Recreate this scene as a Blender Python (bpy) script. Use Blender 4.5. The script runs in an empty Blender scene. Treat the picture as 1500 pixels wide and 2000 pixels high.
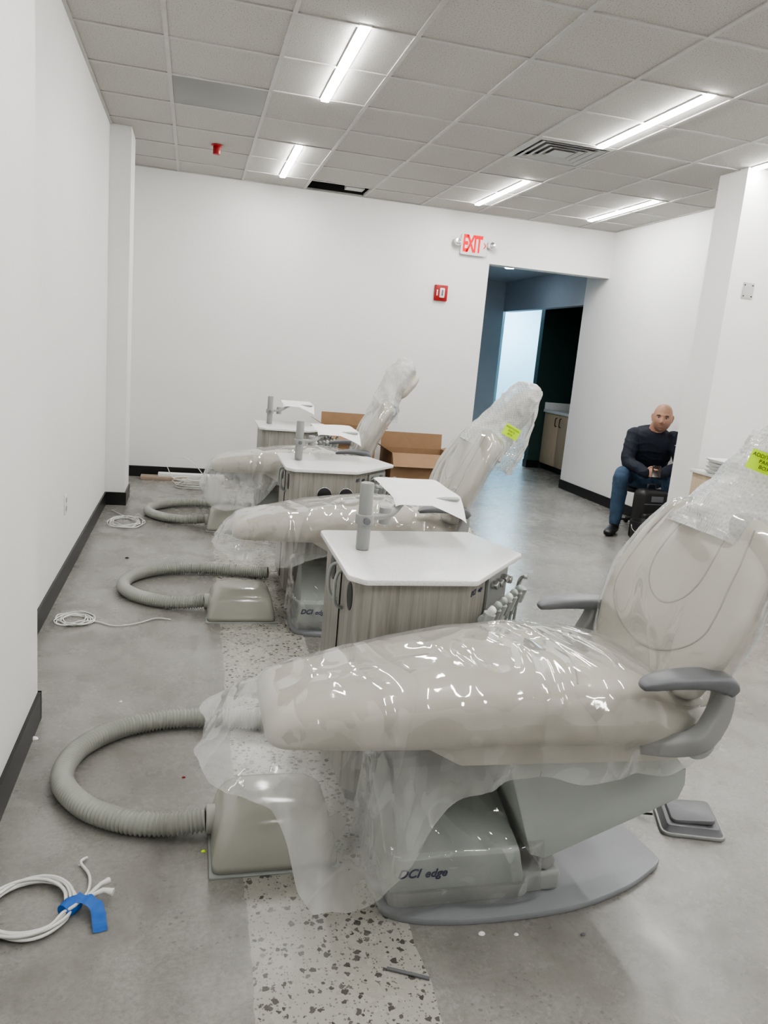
import bpy, bmesh, math, random
import numpy as np
from mathutils import Vector, Matrix, noise
from mathutils.bvhtree import BVHTree
random.seed(7)
COL = bpy.context.scene.collection
H = 1.45
CEIL = 3.0
WL, WR, WB, WF = -0.68, 4.52, 8.2, -2.6
try:
    bpy.context.scene.view_settings.look = 'AgX - Medium High Contrast'
except Exception as e_:
    print('look', e_)

# ---------------------------------------------------------------- materials
def nmat(name):
    m = bpy.data.materials.new(name); m.use_nodes = True
    nt = m.node_tree
    return m, nt, nt.nodes['Principled BSDF']

def N(nt, typ, **kw):
    n = nt.nodes.new(typ)
    for k, v in kw.items(): setattr(n, k, v)
    return n

def objco(nt, scale=(1, 1, 1)):
    t = N(nt, 'ShaderNodeTexCoord'); mp = N(nt, 'ShaderNodeMapping')
    nt.links.new(t.outputs['Object'], mp.inputs['Vector'])
    mp.inputs['Scale'].default_value = scale
    return mp.outputs['Vector']

def noise_n(nt, vec, scale, detail=4, rough=.5, dist=0):
    n = N(nt, 'ShaderNodeTexNoise')
    nt.links.new(vec, n.inputs['Vector'])
    n.inputs['Scale'].default_value = scale; n.inputs['Detail'].default_value = detail
    n.inputs['Roughness'].default_value = rough; n.inputs['Distortion'].default_value = dist
    return n.outputs['Fac']

def ramp(nt, fac, stops):
    r = N(nt, 'ShaderNodeValToRGB')
    e = r.color_ramp.elements
    while len(e) < len(stops): e.new(.5)
    for i, (p, c) in enumerate(stops):
        e[i].position = p
        e[i].color = (c[0], c[1], c[2], 1) if isinstance(c, (tuple, list)) else (c, c, c, 1)
    nt.links.new(fac, r.inputs['Fac'])
    return r.outputs['Color']

def mth(nt, op, a, b=None, clamp=False):
    n = N(nt, 'ShaderNodeMath', operation=op); n.use_clamp = clamp
    for i, v in enumerate((a, b)):
        if v is None: continue
        if isinstance(v, (int, float)): n.inputs[i].default_value = v
        else: nt.links.new(v, n.inputs[i])
    return n.outputs[0]

def mixc(nt, fac, a, b):
    n = N(nt, 'ShaderNodeMix', data_type='RGBA')
    for s, v in ((n.inputs[0], fac), (n.inputs[6], a), (n.inputs[7], b)):
        if isinstance(v, (int, float)): s.default_value = v
        elif isinstance(v, (tuple, list)): s.default_value = (v[0], v[1], v[2], 1)
        else: nt.links.new(v, s)
    return n.outputs[2]

def bumpn(nt, bsdf, h, strength, dist):
    b = N(nt, 'ShaderNodeBump'); b.inputs['Strength'].default_value = strength
    b.inputs['Distance'].default_value = dist
    nt.links.new(h, b.inputs['Height']); nt.links.new(b.outputs[0], bsdf.inputs['Normal'])
    return b

def pbr(name, col, rough=.5, metal=0, bump=None, var=.06, vscale=12, spec=.5, sub=0, scale=(1, 1, 1)):
    m, nt, b = nmat(name)
    v = objco(nt, scale)
    n = noise_n(nt, v, vscale, 3)
    lo = tuple(c * (1 - var) for c in col); hi = tuple(min(1, c * (1 + var)) for c in col)
    nt.links.new(ramp(nt, n, [(.3, lo), (.7, hi)]), b.inputs['Base Color'])
    b.inputs['Roughness'].default_value = rough; b.inputs['Metallic'].default_value = metal
    b.inputs['Specular IOR Level'].default_value = spec
    if bump: bumpn(nt, b, noise_n(nt, v, bump[0], 4), bump[1], bump[2])
    return m

def emis(name, col, s):
    m, nt, b = nmat(name)
    b.inputs['Base Color'].default_value = (*col, 1)
    b.inputs['Emission Color'].default_value = (*col, 1)
    b.inputs['Emission Strength'].default_value = s
    return m

def plastic(name, milk=.05, crease=.3, scale=6, bstr=.5, rough=.08, bubble=False, stretch=(1, 1, 1), low=0.0, zlo=.42, zhi=.54, bd=.02):
    m, nt, b = nmat(name)
    nt.nodes.remove(b)
    v = objco(nt, stretch)
    n1 = noise_n(nt, v, scale, 1.2, .35, 1.6)
    n2 = noise_n(nt, v, scale * 2.4, 1.5, .4, 1.0)
    r1 = mth(nt, 'ABSOLUTE', mth(nt, 'SUBTRACT', n1, .5)); r2 = mth(nt, 'ABSOLUTE', mth(nt, 'SUBTRACT', n2, .5))
    msk = ramp(nt, noise_n(nt, v, 2.0, 2, .5, .4), [(.50, .0), (.68, .7)])
    hgt = mth(nt, 'ADD', mth(nt, 'MULTIPLY', r1, -3.4), mth(nt, 'MULTIPLY', mth(nt, 'MULTIPLY', r2, msk), -1.6))
    bp = N(nt, 'ShaderNodeBump'); bp.inputs['Strength'].default_value = bstr; bp.inputs['Distance'].default_value = bd
    if bubble:
        vo = N(nt, 'ShaderNodeTexVoronoi'); vo.inputs['Scale'].default_value = 88
        vo.inputs['Randomness'].default_value = .25
        nt.links.new(v, vo.inputs['Vector'])
        hgt = mth(nt, 'ADD', mth(nt, 'MULTIPLY', vo.outputs['Distance'], -.6), hgt)
    nt.links.new(hgt, bp.inputs['Height'])
    cr1 = ramp(nt, r1, [(0, 1.0), (.018, 0.0)])
    lw = N(nt, 'ShaderNodeLayerWeight'); lw.inputs['Blend'].default_value = .5
    nt.links.new(bp.outputs[0], lw.inputs['Normal'])
    fc = mth(nt, 'POWER', lw.outputs['Facing'], 2.5)
    patch = mth(nt, 'MULTIPLY', ramp(nt, noise_n(nt, v, 2.5, 2, .5, .5), [(.4, 0.0), (.7, 1.0)]), milk * 1.6)
    f = mth(nt, 'ADD', mth(nt, 'MULTIPLY', fc, .42), mth(nt, 'ADD', patch, milk))
    f = mth(nt, 'ADD', f, mth(nt, 'MULTIPLY', cr1, crease), True)
    if low:
        ss = N(nt, 'ShaderNodeSeparateXYZ'); nt.links.new(v, ss.inputs[0])
        lz = ramp(nt, ss.outputs[2], [(zlo, 1.0), (zhi, 0.0)])
        nl = ramp(nt, noise_n(nt, objco(nt, (2.5, 2.5, 1.0)), 2.6, 2, .5, .8), [(.38, .8), (.62, 1.2)])
        f = mth(nt, 'ADD', f, mth(nt, 'MULTIPLY', mth(nt, 'MULTIPLY', lz, nl), low), True)
    if bubble:
        f = mth(nt, 'ADD', f, mth(nt, 'MULTIPLY', ramp(nt, vo.outputs['Distance'], [(.3, 0.0), (.5, 1.0)]), .14), True)
    tr = N(nt, 'ShaderNodeBsdfTransparent'); df = N(nt, 'ShaderNodeBsdfDiffuse'); df.inputs[0].default_value = (.82, .83, .82, 1)
    tl = N(nt, 'ShaderNodeBsdfTranslucent'); tl.inputs[0].default_value = (.82, .83, .82, 1)
    dd = N(nt, 'ShaderNodeMixShader'); dd.inputs[0].default_value = .4
    nt.links.new(df.outputs[0], dd.inputs[1]); nt.links.new(tl.outputs[0], dd.inputs[2])
    mx = N(nt, 'ShaderNodeMixShader')
    nt.links.new(f, mx.inputs[0]); nt.links.new(tr.outputs[0], mx.inputs[1]); nt.links.new(dd.outputs[0], mx.inputs[2])
    gl = N(nt, 'ShaderNodeBsdfGlossy'); gl.inputs['Roughness'].default_value = rough; gl.inputs['Color'].default_value = (1, 1, 1, 1)
    nt.links.new(bp.outputs[0], gl.inputs['Normal'])
    fr = N(nt, 'ShaderNodeFresnel'); fr.inputs['IOR'].default_value = 1.5; nt.links.new(bp.outputs[0], fr.inputs['Normal'])
    frc = mth(nt, 'MINIMUM', mth(nt, 'ADD', mth(nt, 'MULTIPLY', fr.outputs[0], 1.4), .03), .55)
    m2 = N(nt, 'ShaderNodeMixShader'); nt.links.new(frc, m2.inputs[0]); nt.links.new(mx.outputs[0], m2.inputs[1]); nt.links.new(gl.outputs[0], m2.inputs[2])
    nt.links.new(m2.outputs[0], nt.nodes['Material Output'].inputs['Surface'])
    return m

M = {}
M['wall'] = pbr('wall_paint', (.80, .798, .785), .55, bump=(260, .12, .002), var=.012, vscale=2.5)
M['hall'] = pbr('hall_low_light', (.42, .47, .54), .6, var=.02)  # wall colour dimmed and blued to stand for the low hall light
M['cool'] = pbr('white_paint_blue_lit', (.52, .74, .84), .6, var=.02)  # bluish room light tinted into the white wall colour
M['green'] = pbr('dark_green_paint', (.022, .055, .048), .5, var=.1)
M['base'] = pbr('black_vinyl', (.012, .012, .013), .35, var=.1)
M['tbar'] = pbr('white_enamel', (.49, .48, .46), .45)
M['dark'] = pbr('void_shade', (.02, .02, .02), .9)  # near-black colour standing for shade above the open tile
M['black'] = pbr('black_plastic', (.014, .014, .015), .4)
M['light'] = emis('led_diffuser', (1, .99, .96), 118)
M['hall_light'] = emis('cool_led', (.78, .93, 1), 95)
M['housing'] = pbr('white_housing', (.8, .8, .8), .4)
M['vinyl'] = pbr('beige_vinyl', (.545, .515, .455), .42, bump=(500, .1, .001), var=.02)
M['seam'] = pbr('stitched_seam', (.42, .395, .345), .5)
M['grey'] = pbr('grey_plastic', (.29, .295, .29), .4, var=.02)
M['greyl'] = pbr('light_grey_green', (.37, .40, .38), .38, var=.02)
M['greyd'] = pbr('dark_grey_plastic', (.14, .145, .155), .4, var=.03)
M['plate'] = pbr('painted_steel_plate', (.24, .25, .265), .42, bump=(700, .25, .001), var=.03)
M['cover'] = pbr('glossy_taupe_shell', (.42, .415, .37), .13, var=.015, spec=.65)
M['hose'] = pbr('hose_grey', (.42, .425, .39), .45, var=.03)
M['white'] = pbr('white_plastic', (.8, .8, .78), .35, var=.02)
M['signw'] = pbr('sign_white', (.72, .72, .71), .4, var=.01)
M['paper'] = pbr('white_paper', (.85, .85, .84), .6, bump=(40, .2, .01), var=.02)
M['chrome'] = pbr('brushed_steel', (.6, .6, .6), .22, 1.0)
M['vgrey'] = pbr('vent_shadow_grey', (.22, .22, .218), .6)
M['red'] = pbr('red_enamel', (.32, .002, .004), .4)
M['redglow'] = emis('red_led_letters', (.85, .0, .008), .2)
M['navy_ink'] = pbr('navy_ink', (.010, .014, .08), .5)
M['blacki'] = pbr('black_ink', (.02, .02, .02), .5)
M['tag'] = pbr('lime_label', (.62, .95, .01), .5, var=.02)
M['cable'] = pbr('white_cable', (.75, .75, .72), .4)
M['blue'] = pbr('blue_tape', (.015, .12, .46), .55, bump=(30, .4, .01))
M['card'] = pbr('cardboard', (.29, .18, .10), .75, bump=(60, .15, .003), var=.06)
M['cardp'] = pbr('pale_cardboard', (.38, .30, .24), .75, var=.06)
M['cardd'] = pbr('cardboard_inside', (.15, .085, .045), .8)
M['navy'] = pbr('navy_knit', (.009, .013, .026), .8, bump=(60, .4, .01))
M['jean'] = pbr('blue_denim', (.04, .075, .13), .8, bump=(80, .4, .006), var=.3, vscale=9)
M['shoe'] = pbr('black_leather', (.012, .012, .012), .4)
M['eye'] = pbr('eye_white', (.5, .48, .45), .3)
M['iris'] = pbr('dark_iris', (.02, .012, .01), .2)
M['lip'] = pbr('lip', (.34, .15, .12), .5)
M['hair'] = pbr('dark_hair', (.04, .025, .02), .8)
M['orange'] = pbr('orange_fabric', (.75, .18, .02), .6)
M['ltwood'] = pbr('light_wood', (.50, .40, .28), .45, var=.12, vscale=6, scale=(20, 20, 1))
M['film'] = plastic('clear_plastic_film', .035, .05, 2.3, .8, .07, False, (1.4, .8, 1.0), .29, .42, .54, .035)
M['film2'] = plastic('clear_plastic_bag', .02, .03, 3.5, .8, .05, bd=.025)
M['filmb'] = plastic('clear_plastic_hood', .04, .05, 2.0, .8, .07, bd=.03)
M['bubble'] = plastic('bubble_wrap', .34, .06, 6, .6, .15, True)

# wood laminate
m, nt, b = nmat('grey_wood_laminate')
v = objco(nt, (26, 26, 1.3)); n = noise_n(nt, v, 2.2, 6, .6, .6)
v2 = objco(nt, (90, 90, 2)); n2 = noise_n(nt, v2, 2, 3)
c = ramp(nt, n, [(.3, (.18, .168, .148)), (.5, (.275, .262, .236)), (.72, (.37, .355, .325))])
nt.links.new(mixc(nt, mth(nt, 'MULTIPLY', n2, .35), c, (.15, .14, .122)), b.inputs['Base Color'])
b.inputs['Roughness'].default_value = .45
M['wood'] = m
# quartz
m, nt, b = nmat('white_quartz')
v = objco(nt); n = noise_n(nt, v, 350, 2)
nt.links.new(ramp(nt, n, [(.32, (.5, .5, .49)), (.45, (.78, .78, .77))]), b.inputs['Base Color'])
b.inputs['Roughness'].default_value = .28
M['quartz'] = m
# ceiling tile
m, nt, b = nmat('acoustic_tile')
v = objco(nt); n = noise_n(nt, v, 135, 3, .6); n3 = noise_n(nt, v, 1.2, 2)
c = ramp(nt, n, [(.34, (.24, .23, .215)), (.43, (.51, .495, .47)), (.7, (.55, .535, .51))])
nt.links.new(mixc(nt, mth(nt, 'MULTIPLY', n3, .12), c, (.40, .39, .375)), b.inputs['Base Color'])
b.inputs['Roughness'].default_value = .9
bumpn(nt, b, n, .4, .003)
M['tile'] = m
# perforated grille
m, nt, b = nmat('perforated_metal')
v = objco(nt)
vo = N(nt, 'ShaderNodeTexVoronoi'); vo.inputs['Scale'].default_value = 120; vo.inputs['Randomness'].default_value = 0
nt.links.new(v, vo.inputs['Vector'])
nt.links.new(ramp(nt, vo.outputs['Distance'], [(.34, (.10, .10, .10)), (.46, (.26, .26, .255))]), b.inputs['Base Color'])
M['perf'] = m
# speaker vent
m, nt, b = nmat('vent_mesh')
v = objco(nt)
vo = N(nt, 'ShaderNodeTexVoronoi'); vo.inputs['Scale'].default_value = 160; vo.inputs['Randomness'].default_value = 0
nt.links.new(v, vo.inputs['Vector'])
nt.links.new(ramp(nt, vo.outputs['Distance'], [(.30, (.005, .005, .005)), (.42, (.07, .07, .07))]), b.inputs['Base Color'])
M['ventm'] = m
# floor
m, nt, b = nmat('polished_concrete')
v = objco(nt)
n = noise_n(nt, v, .9, 8, .62, .2); nf = noise_n(nt, v, 70, 5, .75); nm = noise_n(nt, v, 4.5, 8, .72, .25)
cc = ramp(nt, n, [(.34, (.205, .197, .182)), (.5, (.295, .286, .268)), (.66, (.385, .376, .355))])
cc = mixc(nt, ramp(nt, nm, [(.36, .6), (.56, 0.0)]), cc, (.175, .166, .15))
cc = mixc(nt, ramp(nt, noise_n(nt, v, 2.3, 6, .65, .5), [(.58, 0.0), (.72, .45)]), cc, (.44, .43, .41))
cc = mixc(nt, mth(nt, 'MULTIPLY', ramp(nt, nf, [(.35, 1.0), (.6, 0.0)]), .38), cc, (.12, .115, .105))
def chips(scale, thr, sel, wob):
    vo = N(nt, 'ShaderNodeTexVoronoi'); vo.inputs['Scale'].default_value = scale
    dn = N(nt, 'ShaderNodeTexNoise'); dn.inputs['Scale'].default_value = scale * 1.5; nt.links.new(v, dn.inputs['Vector'])
    vm = N(nt, 'ShaderNodeVectorMath', operation='MULTIPLY_ADD')
    nt.links.new(dn.outputs['Color'], vm.inputs[0]); vm.inputs[1].default_value = (wob / scale,) * 3; nt.links.new(v, vm.inputs[2])
    nt.links.new(vm.outputs[0], vo.inputs['Vector'])
    sp = N(nt, 'ShaderNodeSeparateColor'); nt.links.new(vo.outputs['Color'], sp.inputs[0])
    thrv = mth(nt, 'MULTIPLY', sp.outputs[1], thr)
    k = mth(nt, 'LESS_THAN', vo.outputs['Distance'], mth(nt, 'ADD', thrv, .12))
    return mth(nt, 'MULTIPLY', k, mth(nt, 'GREATER_THAN', sp.outputs[0], sel)), sp.outputs[2]
sx = N(nt, 'ShaderNodeSeparateXYZ'); nt.links.new(v, sx.inputs[0])
nw = noise_n(nt, v, 9, 3)
xx = mth(nt, 'ADD', sx.outputs[0], mth(nt, 'MULTIPLY', mth(nt, 'SUBTRACT', nw, .5), .03))
strip = mth(nt, 'MULTIPLY', mth(nt, 'GREATER_THAN', xx, .185), mth(nt, 'LESS_THAN', xx, .60))
ck, cv = chips(52, .38, .30, .9)
ck2, cv2 = chips(120, .3, .4, .6)
tm = mixc(nt, nf, (.47, .455, .415), (.34, .328, .30))
tcc = ramp(nt, cv, [(0, (.07, .065, .058)), (.6, (.125, .118, .108)), (1, (.26, .25, .23))])
t = mixc(nt, ck2, tm, (.21, .20, .18)); t = mixc(nt, ck, t, tcc)
patch = mth(nt, 'GREATER_THAN', noise_n(nt, v, 1.7, 4, .6, .3), .56)
ck3, cv3 = chips(60, .22, .5, .5)
cc = mixc(nt, mth(nt, 'MULTIPLY', mth(nt, 'MULTIPLY', ck3, patch), .5), cc, (.12, .11, .10))
nt.links.new(mixc(nt, strip, cc, t), b.inputs['Base Color'])
nt.links.new(ramp(nt, nm, [(.3, .34), (.7, .19)]), b.inputs['Roughness'])
bumpn(nt, b, nf, .08, .003)
M['floor'] = m

# ---------------------------------------------------------------- mesh helpers
def mobj(name, verts, faces, mat=None, smooth=True, weld=False, autos=None):
    me = bpy.data.meshes.new(name)
    me.from_pydata([tuple(x) for x in verts], [], faces); me.update()
    bm = bmesh.new(); bm.from_mesh(me)
    if weld: bmesh.ops.remove_doubles(bm, verts=bm.verts, dist=1e-4)
    bmesh.ops.recalc_face_normals(bm, faces=bm.faces)
    if smooth:
        for f in bm.faces: f.smooth = True
        if autos is not None:
            a = math.radians(autos)
            for e in bm.edges:
                if len(e.link_faces) == 2 and e.calc_face_angle(0) > a: e.smooth = False
    bm.to_mesh(me); bm.free()
    o = bpy.data.objects.new(name, me); COL.objects.link(o)
    if mat: me.materials.append(M[mat] if isinstance(mat, str) else mat)
    return o

def join(name, objs):
    bm = bmesh.new(); mats = []
    for o in objs:
        idx = {}
        for i, mm in enumerate(o.data.materials):
            if mm not in mats: mats.append(mm)
            idx[i] = mats.index(mm)
        nf0 = len(bm.faces)
        bm.from_mesh(o.data)
        bm.faces.ensure_lookup_table()
        for f in bm.faces[nf0:]: f.material_index = idx.get(f.material_index, 0)
    me = bpy.data.meshes.new(name); bm.to_mesh(me); bm.free()
    for mm in mats: me.materials.append(mm)
    o2 = bpy.data.objects.new(name, me); COL.objects.link(o2)
    for o in objs: bpy.data.objects.remove(o)
    return o2

def box(name, x0, x1, y0, y1, z0, z1, mat, bev=0.0, seg=2):
    bm = bmesh.new()
    bmesh.ops.create_cube(bm, size=1)
    for vv in bm.verts:
        vv.co = Vector(((x0 + x1) / 2 + vv.co.x * (x1 - x0), (y0 + y1) / 2 + vv.co.y * (y1 - y0), (z0 + z1) / 2 + vv.co.z * (z1 - z0)))
    if bev > 0:
        bmesh.ops.bevel(bm, geom=list(bm.edges), offset=bev, segments=seg, affect='EDGES', profile=.5)
        for f in bm.faces: f.smooth = True
        for e in bm.edges:
            if len(e.link_faces) == 2 and e.calc_face_angle(0) > .7: e.smooth = False
    me = bpy.data.meshes.new(name); bm.to_mesh(me); bm.free()
    o = bpy.data.objects.new(name, me); COL.objects.link(o); me.materials.append(M[mat])
    return o

def loft(name, rings, mat, cap=True, smooth=True, closed=True, autos=None, weld=False):
    n = len(rings[0]); V_ = [p for r in rings for p in r]; F = []
    for i in range(len(rings) - 1):
        for j in range(n if closed else n - 1):
            k = (j + 1) % n
            F.append((i * n + j, i * n + k, (i + 1) * n + k, (i + 1) * n + j))
    if cap:
        F.append(tuple(range(n))); F.append(tuple((len(rings) - 1) * n + j for j in range(n)))
    return mobj(name, V_, F, mat, smooth, weld, autos)

def cr(pts, per=8, closed=False):
    P = [Vector(p) for p in pts]; out = []
    n = len(P); rng = n if closed else n - 1
    for i in range(rng):
        if closed: a, b_, c_, d = P[(i - 1) % n], P[i], P[(i + 1) % n], P[(i + 2) % n]
        else: a, b_, c_, d = P[max(i - 1, 0)], P[i], P[i + 1], P[min(i + 2, n - 1)]
        for k in range(per):
            t_ = k / per
            out.append(.5 * ((2 * b_) + (c_ - a) * t_ + (2 * a - 5 * b_ + 4 * c_ - d) * t_ ** 2 + (-a + 3 * b_ - 3 * c_ + d) * t_ ** 3))
    if not closed: out.append(P[-1])
    return out

def frames(pts, closed=False):
    T = []
    n = len(pts)
    for i in range(n):
        a = pts[(i - 1) % n] if closed else pts[max(i - 1, 0)]
        b_ = pts[(i + 1) % n] if closed else pts[min(i + 1, n - 1)]
        d = (b_ - a); T.append(d.normalized() if d.length > 1e-9 else Vector((0, 0, 1)))
    up = Vector((0, 0, 1)) if abs(T[0].z) < .9 else Vector((1, 0, 0))
    u = (up - T[0] * up.dot(T[0])).normalized(); U = [u]
    for i in range(1, n):
        u = U[-1] - T[i] * U[-1].dot(T[i]); U.append(u.normalized())
    return T, U

def tube(name, pts, r, mat, seg=10, closed=False, cap=True, rounded=False):
    pts = [Vector(p) for p in pts]
    T, U = frames(pts, closed); rings = []
    for i, p in enumerate(pts):
        rr = r(i) if callable(r) else (r[i] if isinstance(r, (list, tuple)) else r)
        w = T[i].cross(U[i])
        rings.append([p + (U[i] * math.cos(2 * math.pi * k / seg) + w * math.sin(2 * math.pi * k / seg)) * rr for k in range(seg)])
    if closed: rings.append(rings[0]); cap = False
    return loft(name, rings, mat, cap, autos=60, weld=closed)

def limb(pts, radii, seg=14, per=5):
    P = cr(pts, per); R = list(np.interp(np.linspace(0, len(pts) - 1, len(P)), range(len(pts)), radii))
    d0 = (P[0] - P[1]).normalized(); d1 = (P[-1] - P[-2]).normalized()
    pre = [(P[0] + d0 * R[0] * math.sin(a), R[0] * math.cos(a)) for a in (1.45, 1.1, .7, .35)]
    post = [(P[-1] + d1 * R[-1] * math.sin(a), R[-1] * math.cos(a)) for a in (.35, .7, 1.1, 1.45)]
    PP = [p for p, _ in pre] + P + [p for p, _ in post]
    RR = [q for _, q in pre] + R + [q for _, q in post]
    return tube('tmp', PP, RR, None, seg)

def ell_loft(spine, ws, ds, wax, per=5, seg=24, n=2.3):
    P = cr(spine, per); t_ = np.linspace(0, len(spine) - 1, len(P))
    W = np.interp(t_, range(len(spine)), ws); D = np.interp(t_, range(len(spine)), ds)
    rings = []
    for i, p in enumerate(P):
        T = (P[min(i + 1, len(P) - 1)] - P[max(i - 1, 0)]).normalized()
        wv = Vector(wax); wv = (wv - T * wv.dot(T)).normalized(); dv = T.cross(wv)
        ring = []
        for k in range(seg):
            a = 2 * math.pi * k / seg; c_, s_ = math.cos(a), math.sin(a)
            ring.append(p + wv * W[i] * math.copysign(abs(c_) ** (2 / n), c_) + dv * D[i] * math.copysign(abs(s_) ** (2 / n), s_))
        rings.append(ring)
    return loft('tmp', rings, None)

def nz(p, f, seed=0): return noise.noise(Vector((p[0] * f + seed, p[1] * f + seed * 1.7, p[2] * f)))
def ridge(p, f, seed=0): return 1 - 2 * abs(nz(p, f, seed))

def union(name, objs, mat, voxel=.006, smooth=6, fold=0, ff=9):
    o = join(name, objs)
    md = o.modifiers.new('r', 'REMESH'); md.mode = 'VOXEL'; md.voxel_size = voxel
    if smooth:
        s = o.modifiers.new('s', 'SMOOTH'); s.iterations = smooth; s.factor = .5
    dg = bpy.context.evaluated_depsgraph_get(); dg.update()
    me = bpy.data.meshes.new_from_object(o.evaluated_get(dg))
    o.modifiers.clear(); o.data = me
    if fold:
        nn_ = [vv.normal.copy() for vv in me.vertices]
        for vv, nr in zip(me.vertices, nn_):
            p = vv.co
            vv.co = p + nr * fold * (ridge((p.x, p.y, p.z * 1.6), ff, 3) ** 2 + .4 * nz(p, ff * 2.0, 5))
    me.materials.clear(); me.materials.append(M[mat] if isinstance(mat, str) else mat)
    for p in me.polygons: p.use_smooth = True; p.material_index = 0
    return o

def round_poly(pts, r, seg=6):
    out = []; n = len(pts)
    for i in range(n):
        p = Vector(pts[i]); a = Vector(pts[i - 1]); b_ = Vector(pts[(i + 1) % n])
        u = (a - p).normalized(); w = (b_ - p).normalized()
        ang = u.angle(w); d = min(r / math.tan(ang / 2), (a - p).length * .45, (b_ - p).length * .45)
        s, e = p + u * d, p + w * d
        for k in range(seg + 1):
            t_ = k / seg
            out.append((1 - t_) ** 2 * s + 2 * t_ * (1 - t_) * p + t_ ** 2 * e)
    return out

def prism(name, pts, z0, z1, mat, bev=.003, fmap=None, scale_top=None):
    P = [Vector((p[0], p[1])) for p in pts]; n = len(P)
    area = sum(P[i].x * P[(i + 1) % n].y - P[(i + 1) % n].x * P[i].y for i in range(n))
    if area < 0: P.reverse()
    nor = []
    for i in range(n):
        d = (P[(i + 1) % n] - P[i - 1])
        nor.append(Vector((d.y, -d.x)).normalized() if d.length > 1e-9 else Vector((0, 0)))
    def ring(ins, z): return [(P[i].x - nor[i].x * ins, P[i].y - nor[i].y * ins, z) for i in range(n)]
    tp = scale_top or 0
    rs = [ring(bev, z0), ring(bev * .3, z0 + bev * .3), ring(0, z0 + bev), ring(tp, z1 - bev), ring(tp + bev * .3, z1 - bev * .3), ring(tp + bev, z1)]
    f = fmap or (lambda p: Vector(p))
    return loft(name, [[f(p) for p in r] for r in rs], mat, autos=40)

def circ(r, cx=0, cy=0, n=28): return [(cx + r * math.cos(2 * math.pi * k / n), cy + r * math.sin(2 * math.pi * k / n)) for k in range(n)]

def text(name, s, size, mat, mtx, ext=.0008, shear=0, bold=0):
    cu = bpy.data.curves.new(name, 'FONT'); cu.body = s; cu.size = size; cu.extrude = ext
    cu.align_x = 'CENTER'; cu.align_y = 'CENTER'; cu.shear = shear; cu.offset = bold
    o = bpy.data.objects.new(name, cu); COL.objects.link(o)
    dg = bpy.context.evaluated_depsgraph_get(); dg.update()
    me = bpy.data.meshes.new_from_object(o.evaluated_get(dg))
    bpy.data.objects.remove(o)
    me.transform(mtx)
    o = bpy.data.objects.new(name, me); COL.objects.link(o)
    me.materials.clear(); me.materials.append(M[mat])
    return o

def frame_m(pos, xa, ya):
    x = Vector(xa).normalized(); y = Vector(ya); y = (y - x * y.dot(x)).normalized(); z = x.cross(y)
    m_ = Matrix.Identity(4)
    for i in range(3): m_[i][0], m_[i][1], m_[i][2], m_[i][3] = x[i], y[i], z[i], pos[i]
    return m_

def thing(name, origin, parts, label, cat, group=None, kind=None):
    o = bpy.data.objects.new(name, None); COL.objects.link(o); o.location = origin
    o.empty_display_size = .1
    T = Matrix.Translation(-Vector(origin))
    for p in parts:
        subs = []
        if isinstance(p, tuple): p, subs = p
        p.data.transform(T); p.parent = o
        for s in subs: s.data.transform(T); s.parent = p
    o['label'] = label; o['category'] = cat
    if group: o['group'] = group
    return o

def single(o, origin, label, cat, group=None, kind=None):
    o.data.transform(Matrix.Translation(-Vector(origin))); o.location = origin
    o['label'] = label; o['category'] = cat
    if group: o['group'] = group
    if kind: o['kind'] = kind
    return o

def copy_thing(root, loc, label=None, rotz=0, skip=()):
    def rec(src, par):
        c_ = src.copy(); COL.objects.link(c_)
        if par is not None: c_.parent = par
        for ch in [x for x in bpy.data.objects if x.parent == src]:
            rec(ch, c_)
        return c_
    kids = [x for x in bpy.data.objects if x.parent == root and x not in skip]
    c = root.copy(); COL.objects.link(c); c.location = loc; c.rotation_euler = (0, 0, rotz)
    for k in kids:
        rec(k, c)
    if label: c['label'] = label
    return c

def struct(o):
    o['kind'] = 'structure'; return o

# ---------------------------------------------------------------- room
def boxes(name, lst, mat):
    o = join(name, [box('t', *b_, mat) for b_ in lst]); return struct(o)

fl = struct(mobj('floor', [(-1.2, -3, 0), (7, -3, 0), (7, 14, 0), (-1.2, 14, 0)], [(0, 1, 2, 3)], 'floor', False))
boxes('wall_left', [(WL - .15, WL, WF, WB + .15, 0, CEIL + .4), (WL, -.515, .4, 2.87, 0, CEIL), (WL, -.52, 6.75, 7.15, 0, CEIL)], 'wall')
boxes('wall_back', [(WL, 3.07, WB, WB + .15, 0, CEIL + .4), (3.07, WR + .1, WB, WB + .15, 2.50, CEIL + .4)], 'wall')
boxes('wall_right', [(WR, WR + .15, WF, 8.73, 0, CEIL + .4), (3.85, WR, 5.20, 5.52, 0, CEIL)], 'wall')
boxes('wall_front', [(WL - .15, WR + .15, WF - .15, WF, 0, CEIL + .4)], 'wall')
boxes('wall_hallway', [(2.4, WR, 11.25, 11.4, 0, 2.9), (2.4, 2.55, WB + .15, 11.25, 0, 2.9), (WR, WR + .12, 8.73, 11.25, 2.23, 2.9)], 'hall')
boxes('wall_niche', [(4.82, 6.2, 10.42, 10.54, 0, 2.9), (5.62, 5.75, 8.6, 10.42, 0, 2.9), (WR + .15, 5.62, 8.5, 8.6, 0, 2.9)], 'green')
boxes('wall_lit_room', [(WR, 6.3, 12.9, 13.05, 0, 2.9), (WR - .02, WR + .1, 11.4, 12.9, 0, 2.9), (6.2, 6.3, 10.54, 12.9, 0, 2.9)], 'cool')
hc = struct(box('ceiling_hallway', 2.4, 6.3, WB + .15, 13.05, 2.66, 2.76, 'hall'))
X0, Y0, S = -.197, 5.30, .61
def cells(a, lo, hi):
    ls = [a + S * k for k in range(-16, 16)]
    ls = [l for l in ls if lo < l < hi]
    return [lo] + ls + [hi]
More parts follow.
